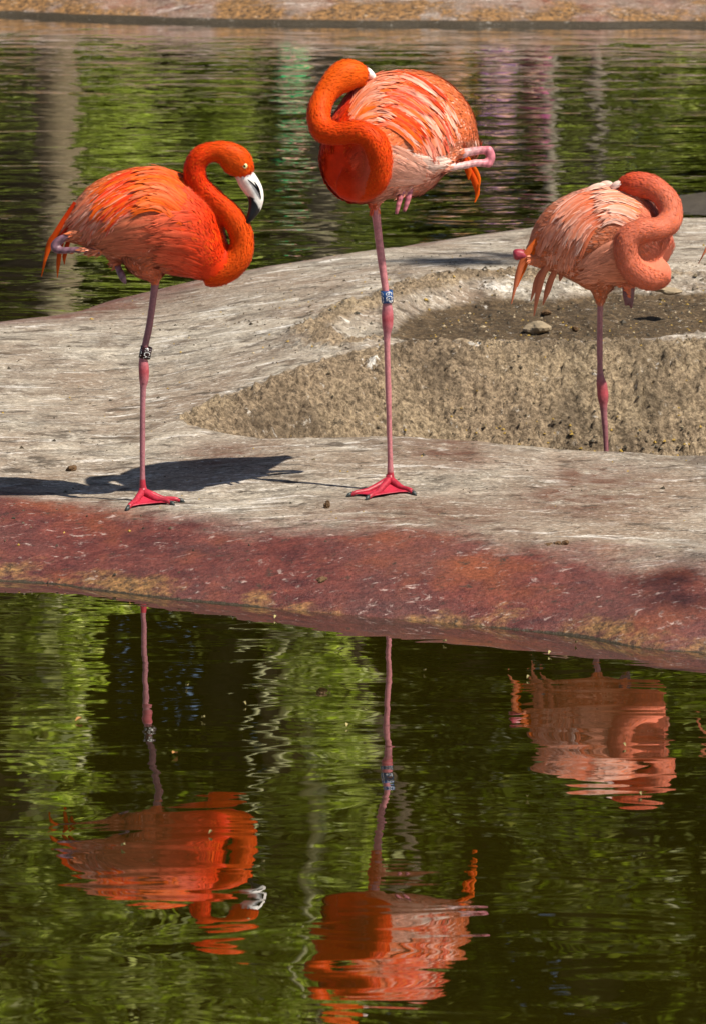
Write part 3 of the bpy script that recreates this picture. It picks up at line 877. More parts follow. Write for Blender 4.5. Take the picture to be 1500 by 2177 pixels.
birdB = build_bird(dict(
    foot=(828, 1040, yB),
    parts=[
        ('torso', [(1012, 322, -120, 12, 14), (985, 305, -105, 42, 40), (945, 287, -75, 88, 80), (895, 278, -38, 124, 112), (840, 288, 5, 134, 122), (790, 318, 45, 114, 112), (752, 345, 75, 93, 94), (734, 353, 92, 74, 74), (722, 358, 104, 56, 56)], 40, 20),
        ('thigh', [(850, 350, 30, 55, 55), (900, 345, 60, 34, 34), (940, 337, 40, 20, 20), (972, 330, 10, 10, 10)], 14, 14),
        ('belly', [(800, 385, 35, 40, 45), (797, 415, 10, 22, 22), (795, 436, 0, 11, 11)], 10, 14),
        ('neck', [(735, 385, 88, 36, 40), (770, 396, 112, 32, 34), (798, 378, 135, 30, 30), (806, 340, 148, 26.5, 28), (794, 300, 150, 26, 27), (762, 280, 146, 25, 26), (720, 284, 136, 25, 26), (688, 276, 120, 26, 26), (677, 245, 100, 24.5, 26), (685, 212, 82, 25, 26), (704, 183, 66, 27, 27), (728, 163, 54, 33, 29), (753, 158, 44, 31, 27), (776, 164, 34, 21, 20)], 70, 16),
        ('leg', [(793, 400, 0, 14, 14), (797, 440, 0, 10.5, 11), (806, 520, 0, 8.5, 9), (818, 610, 0, 8, 8.5), (822, 645, 0, 9.5, 10), (823, 672, 0, 13.5, 12.5), (823, 694, 0, 11, 11), (822, 725, 0, 7.5, 8), (825, 840, 0, 6.2, 7), (828, 960, 0, 6.2, 7), (829, 1000, 0, 7, 7.5), (830, 1026, 0, 10, 9)], 60, 12),
        ('tuck', [(930, 340, 30, 14, 14), (980, 326, 20, 10.5, 11), (1020, 319, 13, 9, 9.5), (1041, 318, 12, 9, 9)], 24, 12),
        ('tuck', [(1037, 315, 12, 9, 9), (1042, 333, 13, 10.5, 10), (1037, 350, 15, 9, 9)], 10, 12),
        ('tuck', [(1041, 347, 15, 9.5, 9.5), (1010, 346, 26, 8, 8.5), (985, 351, 34, 8, 8.5), (945, 357, 50, 8, 8.5), (900, 372, 62, 8, 8), (868, 390, 70, 8, 8)], 30, 12),
        ('tuck', [(873, 385, 70, 8, 8), (870, 408, 84, 7, 7), (864, 432, 88, 6, 6), (858, 450, 90, 4, 5)], 12, 10),
        ('tuck', [(862, 385, 76, 8, 8), (854, 408, 92, 7, 7), (847, 432, 98, 6, 6), (842, 455, 100, 4, 5)], 12, 10),
    ],
    flow={'torso': 1, 'neck': -1, 'thigh': 1, 'belly': 1}, color=colB,
    tracts=[
        dict(g0=[(760, 200, 40), (800, 150, 20), (880, 155, -20), (950, 215, -60), (985, 290, -90)], g1=[(790, 290, 90), (830, 270, 90), (870, 285, 80), (900, 330, 60), (905, 370, 50)], n=37, t=(.40, 1.0), w=6.2, lift=0.0054,
             col=lambda s, r: (jit(lerp(RED, ORANGE, .6), r), jit(lerp(streak(r), PALE, .5*max(0, s-.3)+.15), r), jit(lerp(RED, PALE, r.random()), r))),
        dict(g0=[(755, 205, 40), (800, 152, 20), (870, 155, -20), (940, 205, -60), (978, 275, -90)], g1=[(765, 300, 90), (810, 265, 90), (850, 280, 80), (885, 320, 60), (895, 360, 50)], n=37, t=(.25, .80), w=5.6, lift=0.0069,
             col=lambda s, r: (jit(lerp(RED, ORANGE, .4), r), jit(streak(r, .28, .3), r), jit(lerp(RED*1.1, WHITE, r.random()**3), r))),
        dict(g0=[(745, 215, 50), (785, 165, 30), (850, 155, 0), (910, 185, -40), (950, 230, -60)], g1=[(740, 290, 90), (780, 262, 90), (825, 275, 80), (865, 315, 60), (880, 350, 50)], n=34, t=(.05, .50), w=5.6, lift=0.0080,
             col=lambda s, r: (jit(lerp(ORANGE, PALE, r.random()**2*.8), r), jit(lerp(ORANGE, PALE, r.random()**1.5), r), jit(lerp(ORANGE, WHITE, r.random()**1.5), r))),
        dict(g0=[(800, 300, 90), (840, 310, 80), (880, 335, 60), (910, 355, 50), (935, 370, 40)], g1=[(770, 395, 80), (810, 392, 70), (850, 392, 60), (885, 385, 50), (920, 375, 40)], n=27, t=(.10, .85), w=6.2, lift=0.0058, far=False,
             col=lambda s, r: (jit(lerp(SALMON, PALE, .3), r), jit(lerp(SALMON, PALE, .8), r), jit(PALE, r))),
        dict(g0=[(790, 280, 90), (830, 300, 80), (870, 325, 60), (910, 330, 50), (950, 335, 40)], g1=[(800, 330, 90), (840, 345, 80), (880, 355, 60), (910, 355, 50), (950, 345, 40)], n=14, t=(.35, 1.0), w=5.6, lift=0.0065, far=False,
             col=lambda s, r: (jit(PALE, r), jit(lerp(PALE, WHITE, .6), r), jit(WHITE, r))),
    ],
    plumes=[([(975, 330, -60), (995, 360, -60), (1008, 385, -60), (1014, 410, -60), (1008, 430, -60)], 7, RED*.9, ORANGE), ([(985, 325, -60), (1005, 355, -58), (1016, 380, -58), (1016, 405, -58)], 6, ORANGE*.9, ORANGE),
            ([(975, 320, -50), (988, 345, -50), (995, 365, -50), (995, 382, -50)], 8, RED*.9, ORANGE*.9),
            ([(975, 300, -60), (990, 290, -60), (1003, 296, -60), (1012, 312, -60)], 7, PALE, WHITE), ([(965, 310, -50), (985, 300, -50), (998, 305, -50), (1005, 315, -50)], 8, PALE, PALE)],
    bill=[(768, 152, 40, 12, 12), (778, 153, 36, 11, 11), (788, 162, 24, 10, 10), (796, 176, 6, 8, 8), (802, 190, -10, 3, 4)], bill_black=.9,
    foot_yaw=-.42, foot_size=.092, toes=[(-1.0, .092), (-.45, .098), (.70, .070)],
    ring=dict(top=(821, 617, 0), bot=(823, 643, 0), r=12.5, text='GGP', mat=M_navy, ang=.38)))
tag(birdB, 'tall orange flamingo asleep with head on its back, blue leg ring lettered GGP', 'flamingo', 'flamingos standing on one leg')

# ---- bird C: asleep in the hollow, paler, facing right with head turned back
RC = RED*.42+SALMON*.42+PALE*.18
def colC(part, t, x, y):
    if part == 'leg': return lerp(LEG*.7, KNEE*1.1, 1-abs(y-835)/40) if abs(y-835) < 40 else LEG*.75
    if part == 'tuck': return KNEE*np.array((.8, .5, .7)) if x < 1200 else LEG*.35
    if part in ('neck', 'head'): return lerp(lerp(RC, SALMON, .25), RED*.9, sstep(.62, 1, np.array(t))*.8)
    k = (x-1290)/130.0
    c = lerp(SALMON*.92, RC, k)
    if y < 430: c = lerp(c, PALE, .4)
    return c
yC = 0.55
zC = ground_z(at_y(1290, 1075, yC).x, yC)
pC = CAM + Vector((0, 0, 0))
# pixel row of the hidden foot on the hollow floor
dyC = (Vector((at_y(1290, 1075, yC).x, yC, zC))-CAM)
rowC = 1088.5-F*dyC.dot(UPV)/dyC.dot(FWD)
birdC = build_bird(dict(
    foot=(1290, rowC, yC),
    parts=[
        ('torso', [(1122, 548, -30, 12, 14), (1145, 538, -25, 38, 36), (1185, 520, -15, 76, 66), (1225, 510, -5, 98, 86), (1270, 508, 5, 112, 96), (1320, 512, 20, 106, 96), (1362, 532, 36, 84, 84), (1388, 550, 48, 62, 64), (1402, 560, 55, 44, 46)], 40, 20),
        ('thigh', [(1290, 545, 45, 58, 45), (1278, 590, 25, 34, 32), (1275, 622, 5, 16, 16), (1275, 645, 0, 8, 8)], 12, 14),
        ('neck', [(1395, 578, 60, 36, 40), (1372, 586, 92, 30, 32), (1344, 570, 108, 28, 28), (1330, 535, 114, 26, 26), (1338, 504, 116, 25, 25), (1366, 489, 114, 25, 25), (1398, 486, 106, 25, 25), (1422, 470, 88, 25, 25), (1424, 440, 70, 25, 25), (1408, 414, 56, 26, 25), (1382, 397, 46, 27, 26), (1352, 391, 40, 26, 24), (1330, 392, 36, 21, 19), (1314, 396, 34, 13, 13)], 70, 16),
        ('leg', [(1276, 610, 0, 12, 12), (1275, 645, 0, 7.2, 8), (1274, 740, 0, 6.4, 7), (1275, 795, 0, 7.5, 8), (1279, 822, 0, 12.5, 11.5), (1281, 845, 0, 11.5, 11), (1283, 878, 0, 7.5, 8), (1287, 940, 0, 5.8, 6.5), (1290, rowC-30, 0, 7, 7), (1290, rowC-18, 0, 10, 10)], 60, 12),
        ('tuck', [(1185, 560, 10, 10, 10), (1140, 552, 14, 9, 9), (1108, 541, 16, 11, 11), (1097, 541, 17, 12.5, 12), (1090, 542, 18, 9, 9)], 20, 12),
        ('tuck', [(1330, 600, 50, 9, 9), (1330, 625, 52, 8, 8), (1331, 640, 53, 6, 6), (1329, 650, 54, 3, 3)], 12, 10),
        ('tuck', [(1342, 600, 46, 9, 9), (1341, 625, 48, 7, 7), (1341, 645, 49, 5, 5), (1341, 656, 50, 3, 3)], 12, 10),
    ],
    flow={'torso': -1, 'neck': -1, 'thigh': -1}, color=colC,
    tracts=[
        dict(g0=[(1330, 400, 20), (1280, 400, 20), (1210, 420, 10), (1160, 475, 0), (1130, 545, 0)], g1=[(1300, 500, 90), (1270, 480, 90), (1240, 500, 80), (1222, 545, 70), (1215, 590, 60)], n=31, t=(.34, 1.0), w=7.1, lift=0.0054,
             col=lambda s, r: (jit(lerp(ORANGE, SALMON, .4), r), jit(lerp(SALMON, PALE, .2+.6*r.random()), r), jit(lerp(ORANGE, PALE, r.random()**.8), r))),
        dict(g0=[(1345, 402, 20), (1290, 396, 20), (1220, 412, 10), (1170, 460, 0), (1142, 520, 0)], g1=[(1310, 500, 90), (1285, 475, 90), (1255, 492, 80), (1238, 535, 70), (1230, 575, 60)], n=30, t=(.20, .82), w=6.2, lift=0.0069,
             col=lambda s, r: (jit(lerp(RED, ORANGE, .6), r), jit(lerp(SALMON, PALE, r.random()), r), jit(lerp(ORANGE, WHITE, r.random()), r))),
        dict(g0=[(1375, 410, 20), (1320, 398, 20), (1260, 405, 10), (1210, 440, 0), (1180, 480, 0)], g1=[(1345, 490, 90), (1310, 470, 90), (1280, 485, 80), (1262, 520, 70), (1252, 555, 60)], n=30, t=(.03, .50), w=5.6, lift=0.0076,
             col=lambda s, r: (jit(lerp(SALMON, ORANGE, r.random()), r), jit(lerp(SALMON, PALE, r.random()), r), jit(lerp(PALE, WHITE, r.random()), r))),
        dict(g0=[(1350, 500, 90), (1315, 510, 90), (1280, 525, 80), (1250, 545, 70), (1222, 565, 60)], g1=[(1350, 605, 70), (1320, 605, 70), (1290, 600, 60), (1255, 600, 60), (1215, 595, 50)], n=24, t=(.08, .9), w=7.1, lift=0.0058, far=False,
             col=lambda s, r: (jit(SALMON*.95, r), jit(lerp(SALMON, PALE, .3), r), jit(lerp(SALMON, PALE, .4), r))),
    ],
    plumes=[([(1150, 500, 20), (1118, 540, 24), (1100, 585, 24), (1086, 646, 22)], 7, ORANGE*.7, SALMON), ([(1155, 505, 15), (1122, 545, 18), (1108, 575, 18), (1098, 610, 18)], 8, ORANGE*.7, ORANGE*.7),
            ([(1180, 545, 20), (1155, 580, 20), (1143, 620, 20), (1134, 672, 20)], 7, SALMON*.9, SALMON), ([(1180, 550, 15), (1150, 580, 15), (1138, 605, 15), (1127, 640, 15)], 7, SALMON*.9, SALMON*.9),
            ([(1190, 555, 15), (1172, 590, 15), (1162, 620, 15), (1153, 648, 15)], 7, SALMON*.9, SALMON*.9), ([(1200, 570, 15), (1192, 585, 15), (1189, 598, 15)], 5, SALMON*.7, SALMON*.8),
            ([(1270, 405, 30), (1283, 396, 30), (1296, 396, 30), (1306, 402, 30)], 12, PALE, WHITE), ([(1245, 412, 30), (1260, 402, 30), (1280, 397, 30), (1300, 400, 30)], 10, PALE, WHITE)],
    bill=[(1324, 391, 40, 9, 9), (1313, 391, 40, 7.5, 8), (1304, 396, 36, 7, 8), (1297, 406, 22, 6, 7), (1291, 418, 6, 3, 4)], bill_black=.9,
    foot_yaw=.4, foot_size=.082))
tag(birdC, 'salmon pink flamingo asleep on one leg in the rough stone hollow, no leg ring', 'flamingo', 'flamingos standing on one leg')

# ---- bird D: a fourth bird beyond the picture's side; only its tail feathers reach in
def copy_tree(o, parent=None):
    c = o.copy(); C.objects.link(c); c.parent = parent
    for ch in o.children: copy_tree(ch, c)
    return c
birdD = copy_tree(birdC)
tip_off = Vector(at_y(1042, 650, yC-22/1030))-birdC.location        # tip of its long tail feather, from the foot
def long_plume(pth, w, c0, c1, root, base):
    a = catmull(pth, 10); P = np.array([np.array(at_y(q[0], q[1], yC-q[2]/1030)-base) for q in a])
    V, Fc = tube_verts(P, [w/1030*(.6+.5*math.sin(math.pi*t))*max(.08, 1-max(0, t-.6)*2.2) for t in np.linspace(0, 1, 10)], .0012, 8, (0, 1, 0))
    fm = mesh('tail_feather', V, Fc); set_col(fm, [c0*rnd.uniform(.8, 1.1) for _ in V]); obj('tail_feather', fm, M_feather, root)
long_plume([(1160, 520, 20), (1105, 560, 24), (1070, 600, 24), (1042, 650, 22)], 6, SALMON, SALMON, birdD, birdC.location)
long_plume([(1165, 530, 14), (1115, 570, 16), (1085, 605, 16), (1062, 640, 14)], 6, SALMON*.9, SALMON, birdD, birdC.location)
tipD = at_y(1484, 556, .50)
kD = (tipD.z-birdC.location.z)/tip_off.z
birdD.scale = (kD, kD, kD)
birdD.location = (tipD.x-kD*tip_off.x, tipD.y-kD*tip_off.y, birdC.location.z)
birdD.location.z = ground_z(birdD.location.x, birdD.location.y)
tag(birdD, 'flamingo of which only a few drooping pale tail feathers show', 'flamingo', 'flamingos standing on one leg')

# ------------------------------------------------------------------ small things on the island
def stone(px, py, w, h, label, seed, mat=M_stone, name='stone', cat='stone', group=None):
    z = .12
    for _ in range(4):
        p = at_z(px, py, z); z = ground_z(p.x, p.y)
    sc = F/((p-CAM).dot(FWD))
    r = empty(name, (0, 0, 0)); bpy.data.objects.remove(r)
    me = blob((0, 0, h/sc*.35), w/sc/2, w/sc/2*.8, h/sc*.62, seed, .42, 3)
    for v in me.vertices:
        v.co += Vector((rnd.gauss(0, 1), rnd.gauss(0, 1), rnd.gauss(0, 1)))*.0006
    o = obj(name, me, mat, smooth=False); o.location = p; o.rotation_euler.z = seed*1.3
    return tag(o, label, cat, group)
stone(1145, 706, 58, 24, 'pale angular stone lying in the dirt dish', 3)
stone(980, 738, 40, 16, 'cream pebble at the lip of the dirt dish near the ringed leg', 5)
stone(1160, 668, 24, 10, 'small dark pebble under the drooping tail feathers', 8, M_dung)
stone(1480, 736, 60, 26, 'rounded tan stone half sunk at the brow of the rough wall', 9)
stone(1412, 622, 46, 12, 'flat grey stone in the dirt behind the salmon flamingo', 12)
stone(1222, 705, 16, 12, 'tiny dark clod in the dirt dish beside the thin leg', 14, M_dung)
stone(695, 1080, 13, 15, 'small dry brown dropping standing beside the webbed foot', 15, M_dung, 'dropping', 'dropping', 'dry droppings')
for i, (x, y, w) in enumerate(((1165, 1163, 22), (1185, 1161, 18), (1200, 1158, 14))):
    stone(x, y, w, 10, ('largest crumb', 'middle crumb', 'smallest crumb')[i]+' of a row of three brown droppings on the concrete', 20+i, M_dung, 'dropping', 'dropping', 'dry droppings in a row')
stone(152, 1000, 28, 12, 'crumbly brown dropping on the concrete left of the shadow', 25, M_dung, 'dropping', 'dropping', 'dry droppings')
stone(683, 1236, 24, 10, 'dark brown lump stuck on the red rim', 27, M_dung, 'dropping', 'dropping', 'dry droppings')

# crumbs of dirt, grit and leaf scraps strewn over the island
CV = []; CF = []; CC = []
def crumb(x, y, s, col):
    z = ground_z_fast(x, y)
    b = len(CV); a = rnd.uniform(0, 6.28)
    for k in range(4):
        th = a+k*math.pi/2; CV.append((x+math.cos(th)*s*rnd.uniform(.5, 1.3), y+math.sin(th)*s*rnd.uniform(.5, 1.6), z-.001))
    CV.append((x+rnd.uniform(-.3, .3)*s, y+rnd.uniform(-.3, .3)*s, z+s*rnd.uniform(.3, .9)))
    for k in range(4): CF.append((b+k, b+(k+1) % 4, b+4))
    for k in range(5): CC.append(col)
def ground_z_fast(x, y):
    i = min(max(np.searchsorted(ys, y), 1), len(ys)-1); j = min(max(np.searchsorted(xs, x), 1), len(xs)-1)
    return float(GZ[i, j])
pal = [np.array(c) for c in ((.05, .04, .025), (.08, .06, .035), (.12, .09, .05), (.35, .28, .18), (.34, .22, .04), (.45, .40, .32))]
dcn = at_z(1240, 668, .15)
for i in range(2600):
    x = dcn.x+rnd.gauss(0, .36); y = dcn.y+rnd.gauss(0, .36)
    if not (-1.1 < x < 1.2): continue
    crumb(x, y, rnd.uniform(.0015, .005)*(1.8 if rnd.random() < .06 else 1), pal[rnd.choice((0, 0, 0, 1, 1, 1, 2, 2, 3, 4))])
for i in range(1600):
    x = rnd.uniform(-1.0, 1.1); y = rnd.uniform(-.45, 3.2)
    crumb(x, y, rnd.uniform(.0012, .004)*(2.2 if rnd.random() < .05 else 1), pal[rnd.choice((0, 0, 0, 1, 1, 2, 4))])
for i in range(500):                           # litter gathered at the foot of the wall
    x = rnd.uniform(.05, 1.1); y = np.interp(x, wtop[:, 0], wtop[:, 1])-.27+rnd.gauss(0, .04)
    crumb(x, y, rnd.uniform(.002, .006), pal[rnd.choice((0, 1, 1, 2, 4, 4))])
cm = mesh('crumbs', CV, CF); set_col(cm, CC)
tag(obj('dirt_crumbs', cm, M_dead, smooth=False), 'scattered crumbs of dirt and dry leaf scraps on the island', 'dirt', kind='stuff')

# floating leaves and specks on the near water
def leaf_mesh(L, W_, col):
    V = []; Fc = []; Cl = []
    for i in range(7):
        t = i/6; w = W_*math.sin(math.pi*min(.97, max(.05, t)))**.8
        for u in (-1, 0, 1): V.append((L*(t-.5), u*w, .002+abs(u)*.004*math.sin(math.pi*t)+.003*t)); Cl.append(np.array(col)*(1-.2*abs(u)))
    for i in range(6):
        for k in range(2): Fc.append((i*3+k, i*3+k+1, i*3+k+4, i*3+k+3))
    me = mesh('leaf', V, Fc); set_col(me, Cl); return me
fl = [leaf_mesh(.015, .0045, (.42, .20, .06)), leaf_mesh(.009, .003, (.40, .34, .14)), leaf_mesh(.007, .0025, (.30, .25, .10))]
for i, (px, py) in enumerate(((372, 1606), (168, 1534), (398, 1462), (700, 1464), (738, 1546), (1122, 1444), (1168, 1392), (1224, 1370), (1436, 1376), (1326, 1588), (944, 1368), (560, 1838), (262, 1802), (448, 1775), (1120, 1698), (902, 1430), (586, 1316), (1360, 1692), (432, 1530), (520, 1500))):
    p = at_z(px, py, .001)
    o = obj('floating_leaf', fl[0] if i < 2 else fl[1+i % 2], M_dead); o.location = p; o.rotation_euler.z = rnd.uniform(0, 6.3)
    tag(o, 'curled brown leaf floating on the dark pond' if i < 2 else 'tiny yellowish leaf fleck floating on the dark pond', 'leaf', 'brown floating leaves' if i < 2 else 'floating leaf flecks')

# dark mud bar rising from the water behind the island
mx0 = at_z(1415, 480, 0); 
mb = blob((0, 0, -.03), 1.3, .40, .085, 4, .10, 4)
o = obj('mud_bar', mb, simple('wet_mud', (.07, .058, .045), .5, .4, 20, .01)); o.location = (mx0.x+1.3, mx0.y+.42, 0)
tag(o, kind='structure')

# ------------------------------------------------------------------ trees and shrubs beyond the far bank
GZ0 = .20
def leaves(n, centres, leaf, cols, droop=.3, seed=0):
    r = np.random.default_rng(seed)
    V = np.empty((n*4, 3)); Cl = np.empty((n*4, 3)); 
    ci = r.integers(0, len(centres), n)
    cen = np.array([c[:3] for c in centres])[ci]; rad = np.array([c[3] for c in centres])[ci]
    tone = r.normal(1, .22, len(centres))[ci]
    off = r.normal(0, 1, (n, 3)); off /= np.linalg.norm(off, axis=1)[:, None]; off *= (r.random(n)**.45*rad)[:, None]
    P = cen+off*np.array((1, 1, .8))
    d = r.normal(0, 1, (n, 3)); d[:, 2] -= droop; d /= np.linalg.norm(d, axis=1)[:, None]
    s = np.cross(d, r.normal(0, 1, (n, 3))); s /= np.linalg.norm(s, axis=1)[:, None]
    L = leaf*r.uniform(.6, 1.3, n)[:, None]
    V[0::4] = P; V[1::4] = P+d*L*.5+s*L*.26; V[2::4] = P+d*L; V[3::4] = P+d*L*.5-s*L*.26
    cc = np.array(cols)[r.integers(0, len(cols), n)]*(tone*r.normal(1, .15, n))[:, None]
    for k in range(4): Cl[k::4] = cc
    me = bpy.data.meshes.new('leaves')
    me.vertices.add(n*4); me.vertices.foreach_set('co', V.ravel())
    me.loops.add(n*4); me.loops.foreach_set('vertex_index', np.arange(n*4, dtype=np.int32))
    me.polygons.add(n); me.polygons.foreach_set('loop_start', np.arange(0, n*4, 4, dtype=np.int32))
    me.update(calc_edges=True)
    set_col(me, np.clip(Cl, .004, .9)); return me
G_DARK = [(.035, .045, .006), (.055, .068, .009), (.080, .090, .013)]
G_MID = [(.10, .125, .016), (.15, .175, .024), (.20, .21, .036)]
G_LITE = [(.42, .46, .10), (.55, .57, .20), (.30, .34, .06)]
def tree(x, y, H, tr, crown, cols, n, leaf, barkc, label, seed, name='leafy_tree', limbs=5, lean=0, bark_low=None, ivy=None, group='trees beyond the far bank'):
    r = random.Random(seed)
    root = empty(name, (x, y, GZ0-.03))
    path = [(lean*t*H+math.sin(t*5+seed)*.06*H*.15, math.cos(t*4+seed)*.04, H*t) for t in np.linspace(0, 1, 10)]
    parts = [tube_verts(catmull(path, 44), np.linspace(tr*1.15, tr*.28, 44), None, 10, (0, 1, 0))]
    cz0, cz1, crx = crown
    cent = []
    for k in range(limbs):
        t = r.uniform(.35, .85); b = np.array(path[int(t*9)])
        a = r.uniform(0, 6.28); e = b+np.array((math.cos(a)*crx*.7, math.sin(a)*crx*.7, r.uniform(.1, .3)*H))
        parts.append(tube_verts([b, (b+e)/2+np.array((0, 0, .1)), e], [tr*.45, tr*.3, tr*.1], None, 7))
    for k in range(26):
        a = r.uniform(0, 6.28); zz = r.uniform(cz0, cz1); u = (zz-cz0)/(cz1-cz0)
        rr = crx*math.sqrt(max(.12, 1-(2*u-.9)**2))*r.uniform(.25, 1)
        cent.append((math.cos(a)*rr+lean*zz, math.sin(a)*rr*.8, zz, crx*r.uniform(.22, .42)))
    cent += [(r.gauss(0, .10)+lean*z_, r.gauss(0, .12), z_, r.uniform(.12, .22)) for z_ in (np.arange(*ivy, .10) if ivy else ())]
    V, Fc = join(parts); tm = mesh('trunk', V, Fc); low = np.array(bark_low if bark_low is not None else barkc); set_col(tm, [lerp(low, np.array(barkc), (v[2]-2.2)/1.6+r.uniform(-.3, .3))*r.uniform(.6, 1.2) for v in V])
    obj('trunk', tm, M_bark, root)
    obj('crown', leaves(n, cent, leaf, cols, .4, seed), M_leaf, root, smooth=False)
    return tag(root, label, 'tree', group)
def shrub(x, y, H, w, cols, n, leaf, label, seed):
    r = random.Random(seed)
    root = empty('shrub', (x, y, GZ0-.02))
    parts = []
    cent = []
    for k in range(7):
        a = r.uniform(0, 6.28); e = (math.cos(a)*w*.5*r.random(), math.sin(a)*w*.4*r.random(), H*r.uniform(.4, .85))
        parts.append(tube_verts([(0, 0, 0), (e[0]*.4, e[1]*.4, e[2]*.6), e], [.03, .02, .006], None, 6))
    for k in range(16):
        a = r.uniform(0, 6.28); q = math.sqrt(r.random()); zz = H*r.uniform(.12, .9)
        cent.append((math.cos(a)*w*.5*q, math.sin(a)*w*.4*q, zz, w*r.uniform(.16, .3)))
    V, Fc = join(parts); tm = mesh('stems', V, Fc); set_col(tm, [(.10, .07, .04)]*len(V))
    obj('stems', tm, M_bark, root)
    obj('foliage', leaves(n, cent, leaf, cols, .2, seed), M_leaf, root, smooth=False)
    return tag(root, label, 'shrub', 'shrubs beyond the far bank')

def overhang():
    """tree on the near bank, right of the viewer, whose long branch shades patches of the island"""
    bx0, by0 = 6.6, -9.2
    root = empty('overhanging_tree', (bx0, by0, GZ0-.03))
    org = np.array((bx0, by0, GZ0-.03)); s_ = np.array(TO_SUN)
    spots = [(at_z(1640, 1200, .1), 8.4, .25),
             (at_z(900, 592, .1), 8.8, .12), (at_z(1060, 580, .1), 9.0, .20)]
    cent = []
    for q, t, rr in spots:
        c = np.array(q)+s_*t-org; cent.append((*c, rr))
        cent.append((c[0]+rr*.9, c[1]-.1, c[2]+.1, rr*.8))
    path = [(0, 0, 0), (-.3, .6, 2.2), (-.7, 1.6, 4.4), (-1.3, 3.0, 5.8), (-2.0, 4.4, 6.6)]
    parts = [tube_verts(catmull(path, 14), np.linspace(.24, .07, 14), None, 10, (1, 0, 0))]
    for k in range(0, len(cent), 2):
        e = np.array(cent[k][:3]); b = np.array(path[-1 if k > 6 else -2])
        parts.append(tube_verts([b, (b+e)/2+np.array((0, 0, .25)), e], [.018, .010, .004], None, 6))
    big = [(.4+rnd.gauss(0, 1.2), .2+rnd.gauss(0, 1.0), 6.2+rnd.gauss(0, .9), .7) for _ in range(22)]
    big = [c for c in big if c[0] > -.6]
    V, Fc = join(parts); tm = mesh('trunk', V, Fc); set_col(tm, [(.14, .10, .07)]*len(V))
    obj('trunk', tm, M_bark, root)
    obj('crown', leaves(5000, big, .12, G_MID, .4, 77), M_leaf, root, smooth=False)
    obj('branch_foliage', leaves(420, cent, .085, G_MID, .4, 78), M_leaf, root, smooth=False)
    tag(root, 'tree on the near bank whose long branch shades patches of the island', 'tree')
overhang()
TAN = (.30, .24, .16); PGR = (.42, .42, .22); PALEB = (.19, .165, .12); BRN = (.12, .085, .055)
tree(-1.62, 17.2, 6.0, .105, (5.5, 6.6, .7), G_LITE+G_LITE+G_MID, 7500, .11, PGR, 'slender tree with pale greenish trunk leaning over the far path', 101, 'slender_tree', lean=.005, bark_low=(.16, .125, .07), ivy=(3.0, 5.6))
tree(-.17, 17.8, 6.2, .085, (5.7, 6.8, .7), G_LITE, 6500, .10, PGR, 'slender tree with light feathery foliage and pale trunk', 102, 'slender_tree', lean=-.004, bark_low=(.12, .10, .06), ivy=(3.2, 5.8))
tree(1.05, 17.0, 3.2, .042, (2.6, 3.7, .45), G_MID, 3000, .12, PALEB, 'thin pale sapling trunk rising beside the child in hot pink', 103, 'slender_tree')
tree(1.33, 17.6, 3.1, .036, (2.6, 3.6, .4), G_MID, 3000, .12, PALEB, 'second thin pale sapling with a small crown', 104, 'slender_tree')
tree(2.05, 17.5, 3.6, .06, (2.8, 4.0, .6), G_MID, 4000, .12, TAN, 'tan-barked tree right of the thin saplings', 105, 'slender_tree')
bgt = [(-6.5, 23, 11), (-4.2, 21.8, 12), (-2.2, 23, 12.5), (-.3, 22, 11.5), (1.6, 23.2, 12.5), (3.4, 21.9, 11.5), (5.6, 23, 12.5), (7.6, 22.2, 11)]
for i, (x, y, H) in enumerate(bgt):
    tree(x, y, H, .26, (1.8, H, 1.9), (G_DARK+G_MID) if i % 2 else G_DARK+G_MID+G_MID, 15000, .15, BRN, ['broad dark evergreen tree in the belt behind the far path', 'broad mid green tree in the belt behind the far path'][i % 2], 200+i, 'broad_tree', 7, group=['dark evergreens in the tree belt', 'mid green trees in the tree belt'][i % 2])
for i, (x, y, H) in enumerate([(-5.4, 25, 12), (-3, 25.2, 13), (-1, 25.4, 13), (.8, 25.2, 13), (2.7, 25, 13), (4.6, 25.4, 13)]):
    tree(x, y, H, .26, (1.0, H, 2.0), G_DARK, 11000, .18, BRN, 'tall dark tree standing in the rear row of the belt', 230+i, 'broad_tree', 5, group='rear row of the tree belt')
wr = np.random.default_rng(5)
wood = leaves(90000, [(gx_+wr.uniform(-.5, .5), wr.uniform(27.5, 29.5), gz_+wr.uniform(-.5, .5), wr.uniform(.9, 1.3)) for gx_ in np.arange(-11, 11.1, .9) for gz_ in np.arange(.5, 12.5, .9)], .36, G_DARK+G_DARK+G_MID, .3, 61)
tag(obj('woodland', wood, M_leaf, smooth=False), 'dense dark wood closing the view behind the tree belt', 'wood', kind='stuff')
sh = [(-4.6, 19.9, 1.9, 1.5, G_MID+G_LITE), (-3.3, 19.7, 2.1, 1.4, G_MID), (-2.2, 19.8, 1.7, 1.3, G_MID+G_LITE), (-1.2, 19.6, 2.3, .95, G_LITE), (-.35, 20.1, 2.0, 1.2, G_MID), (.6, 20.2, 2.1, 1.3, G_MID), (1.6, 20, 2.2, 1.4, G_MID+G_LITE), (2.7, 19.8, 2.1, 1.4, G_MID), (3.9, 19.9, 2.2, 1.5, G_MID)]
lab = {id(G_DARK): 'dark leafy shrub at the foot of the tree belt', id(G_MID): 'mid green leafy shrub at the foot of the tree belt', id(G_LITE): 'pale silvery green shrub at the foot of the tree belt'}
for i, (x, y, H, w, g) in enumerate(sh):
    o = shrub(x, y, H, w, g, 3200, .10, lab.get(id(g), 'pale and mid green speckled shrub at the foot of the tree belt'), 300+i)

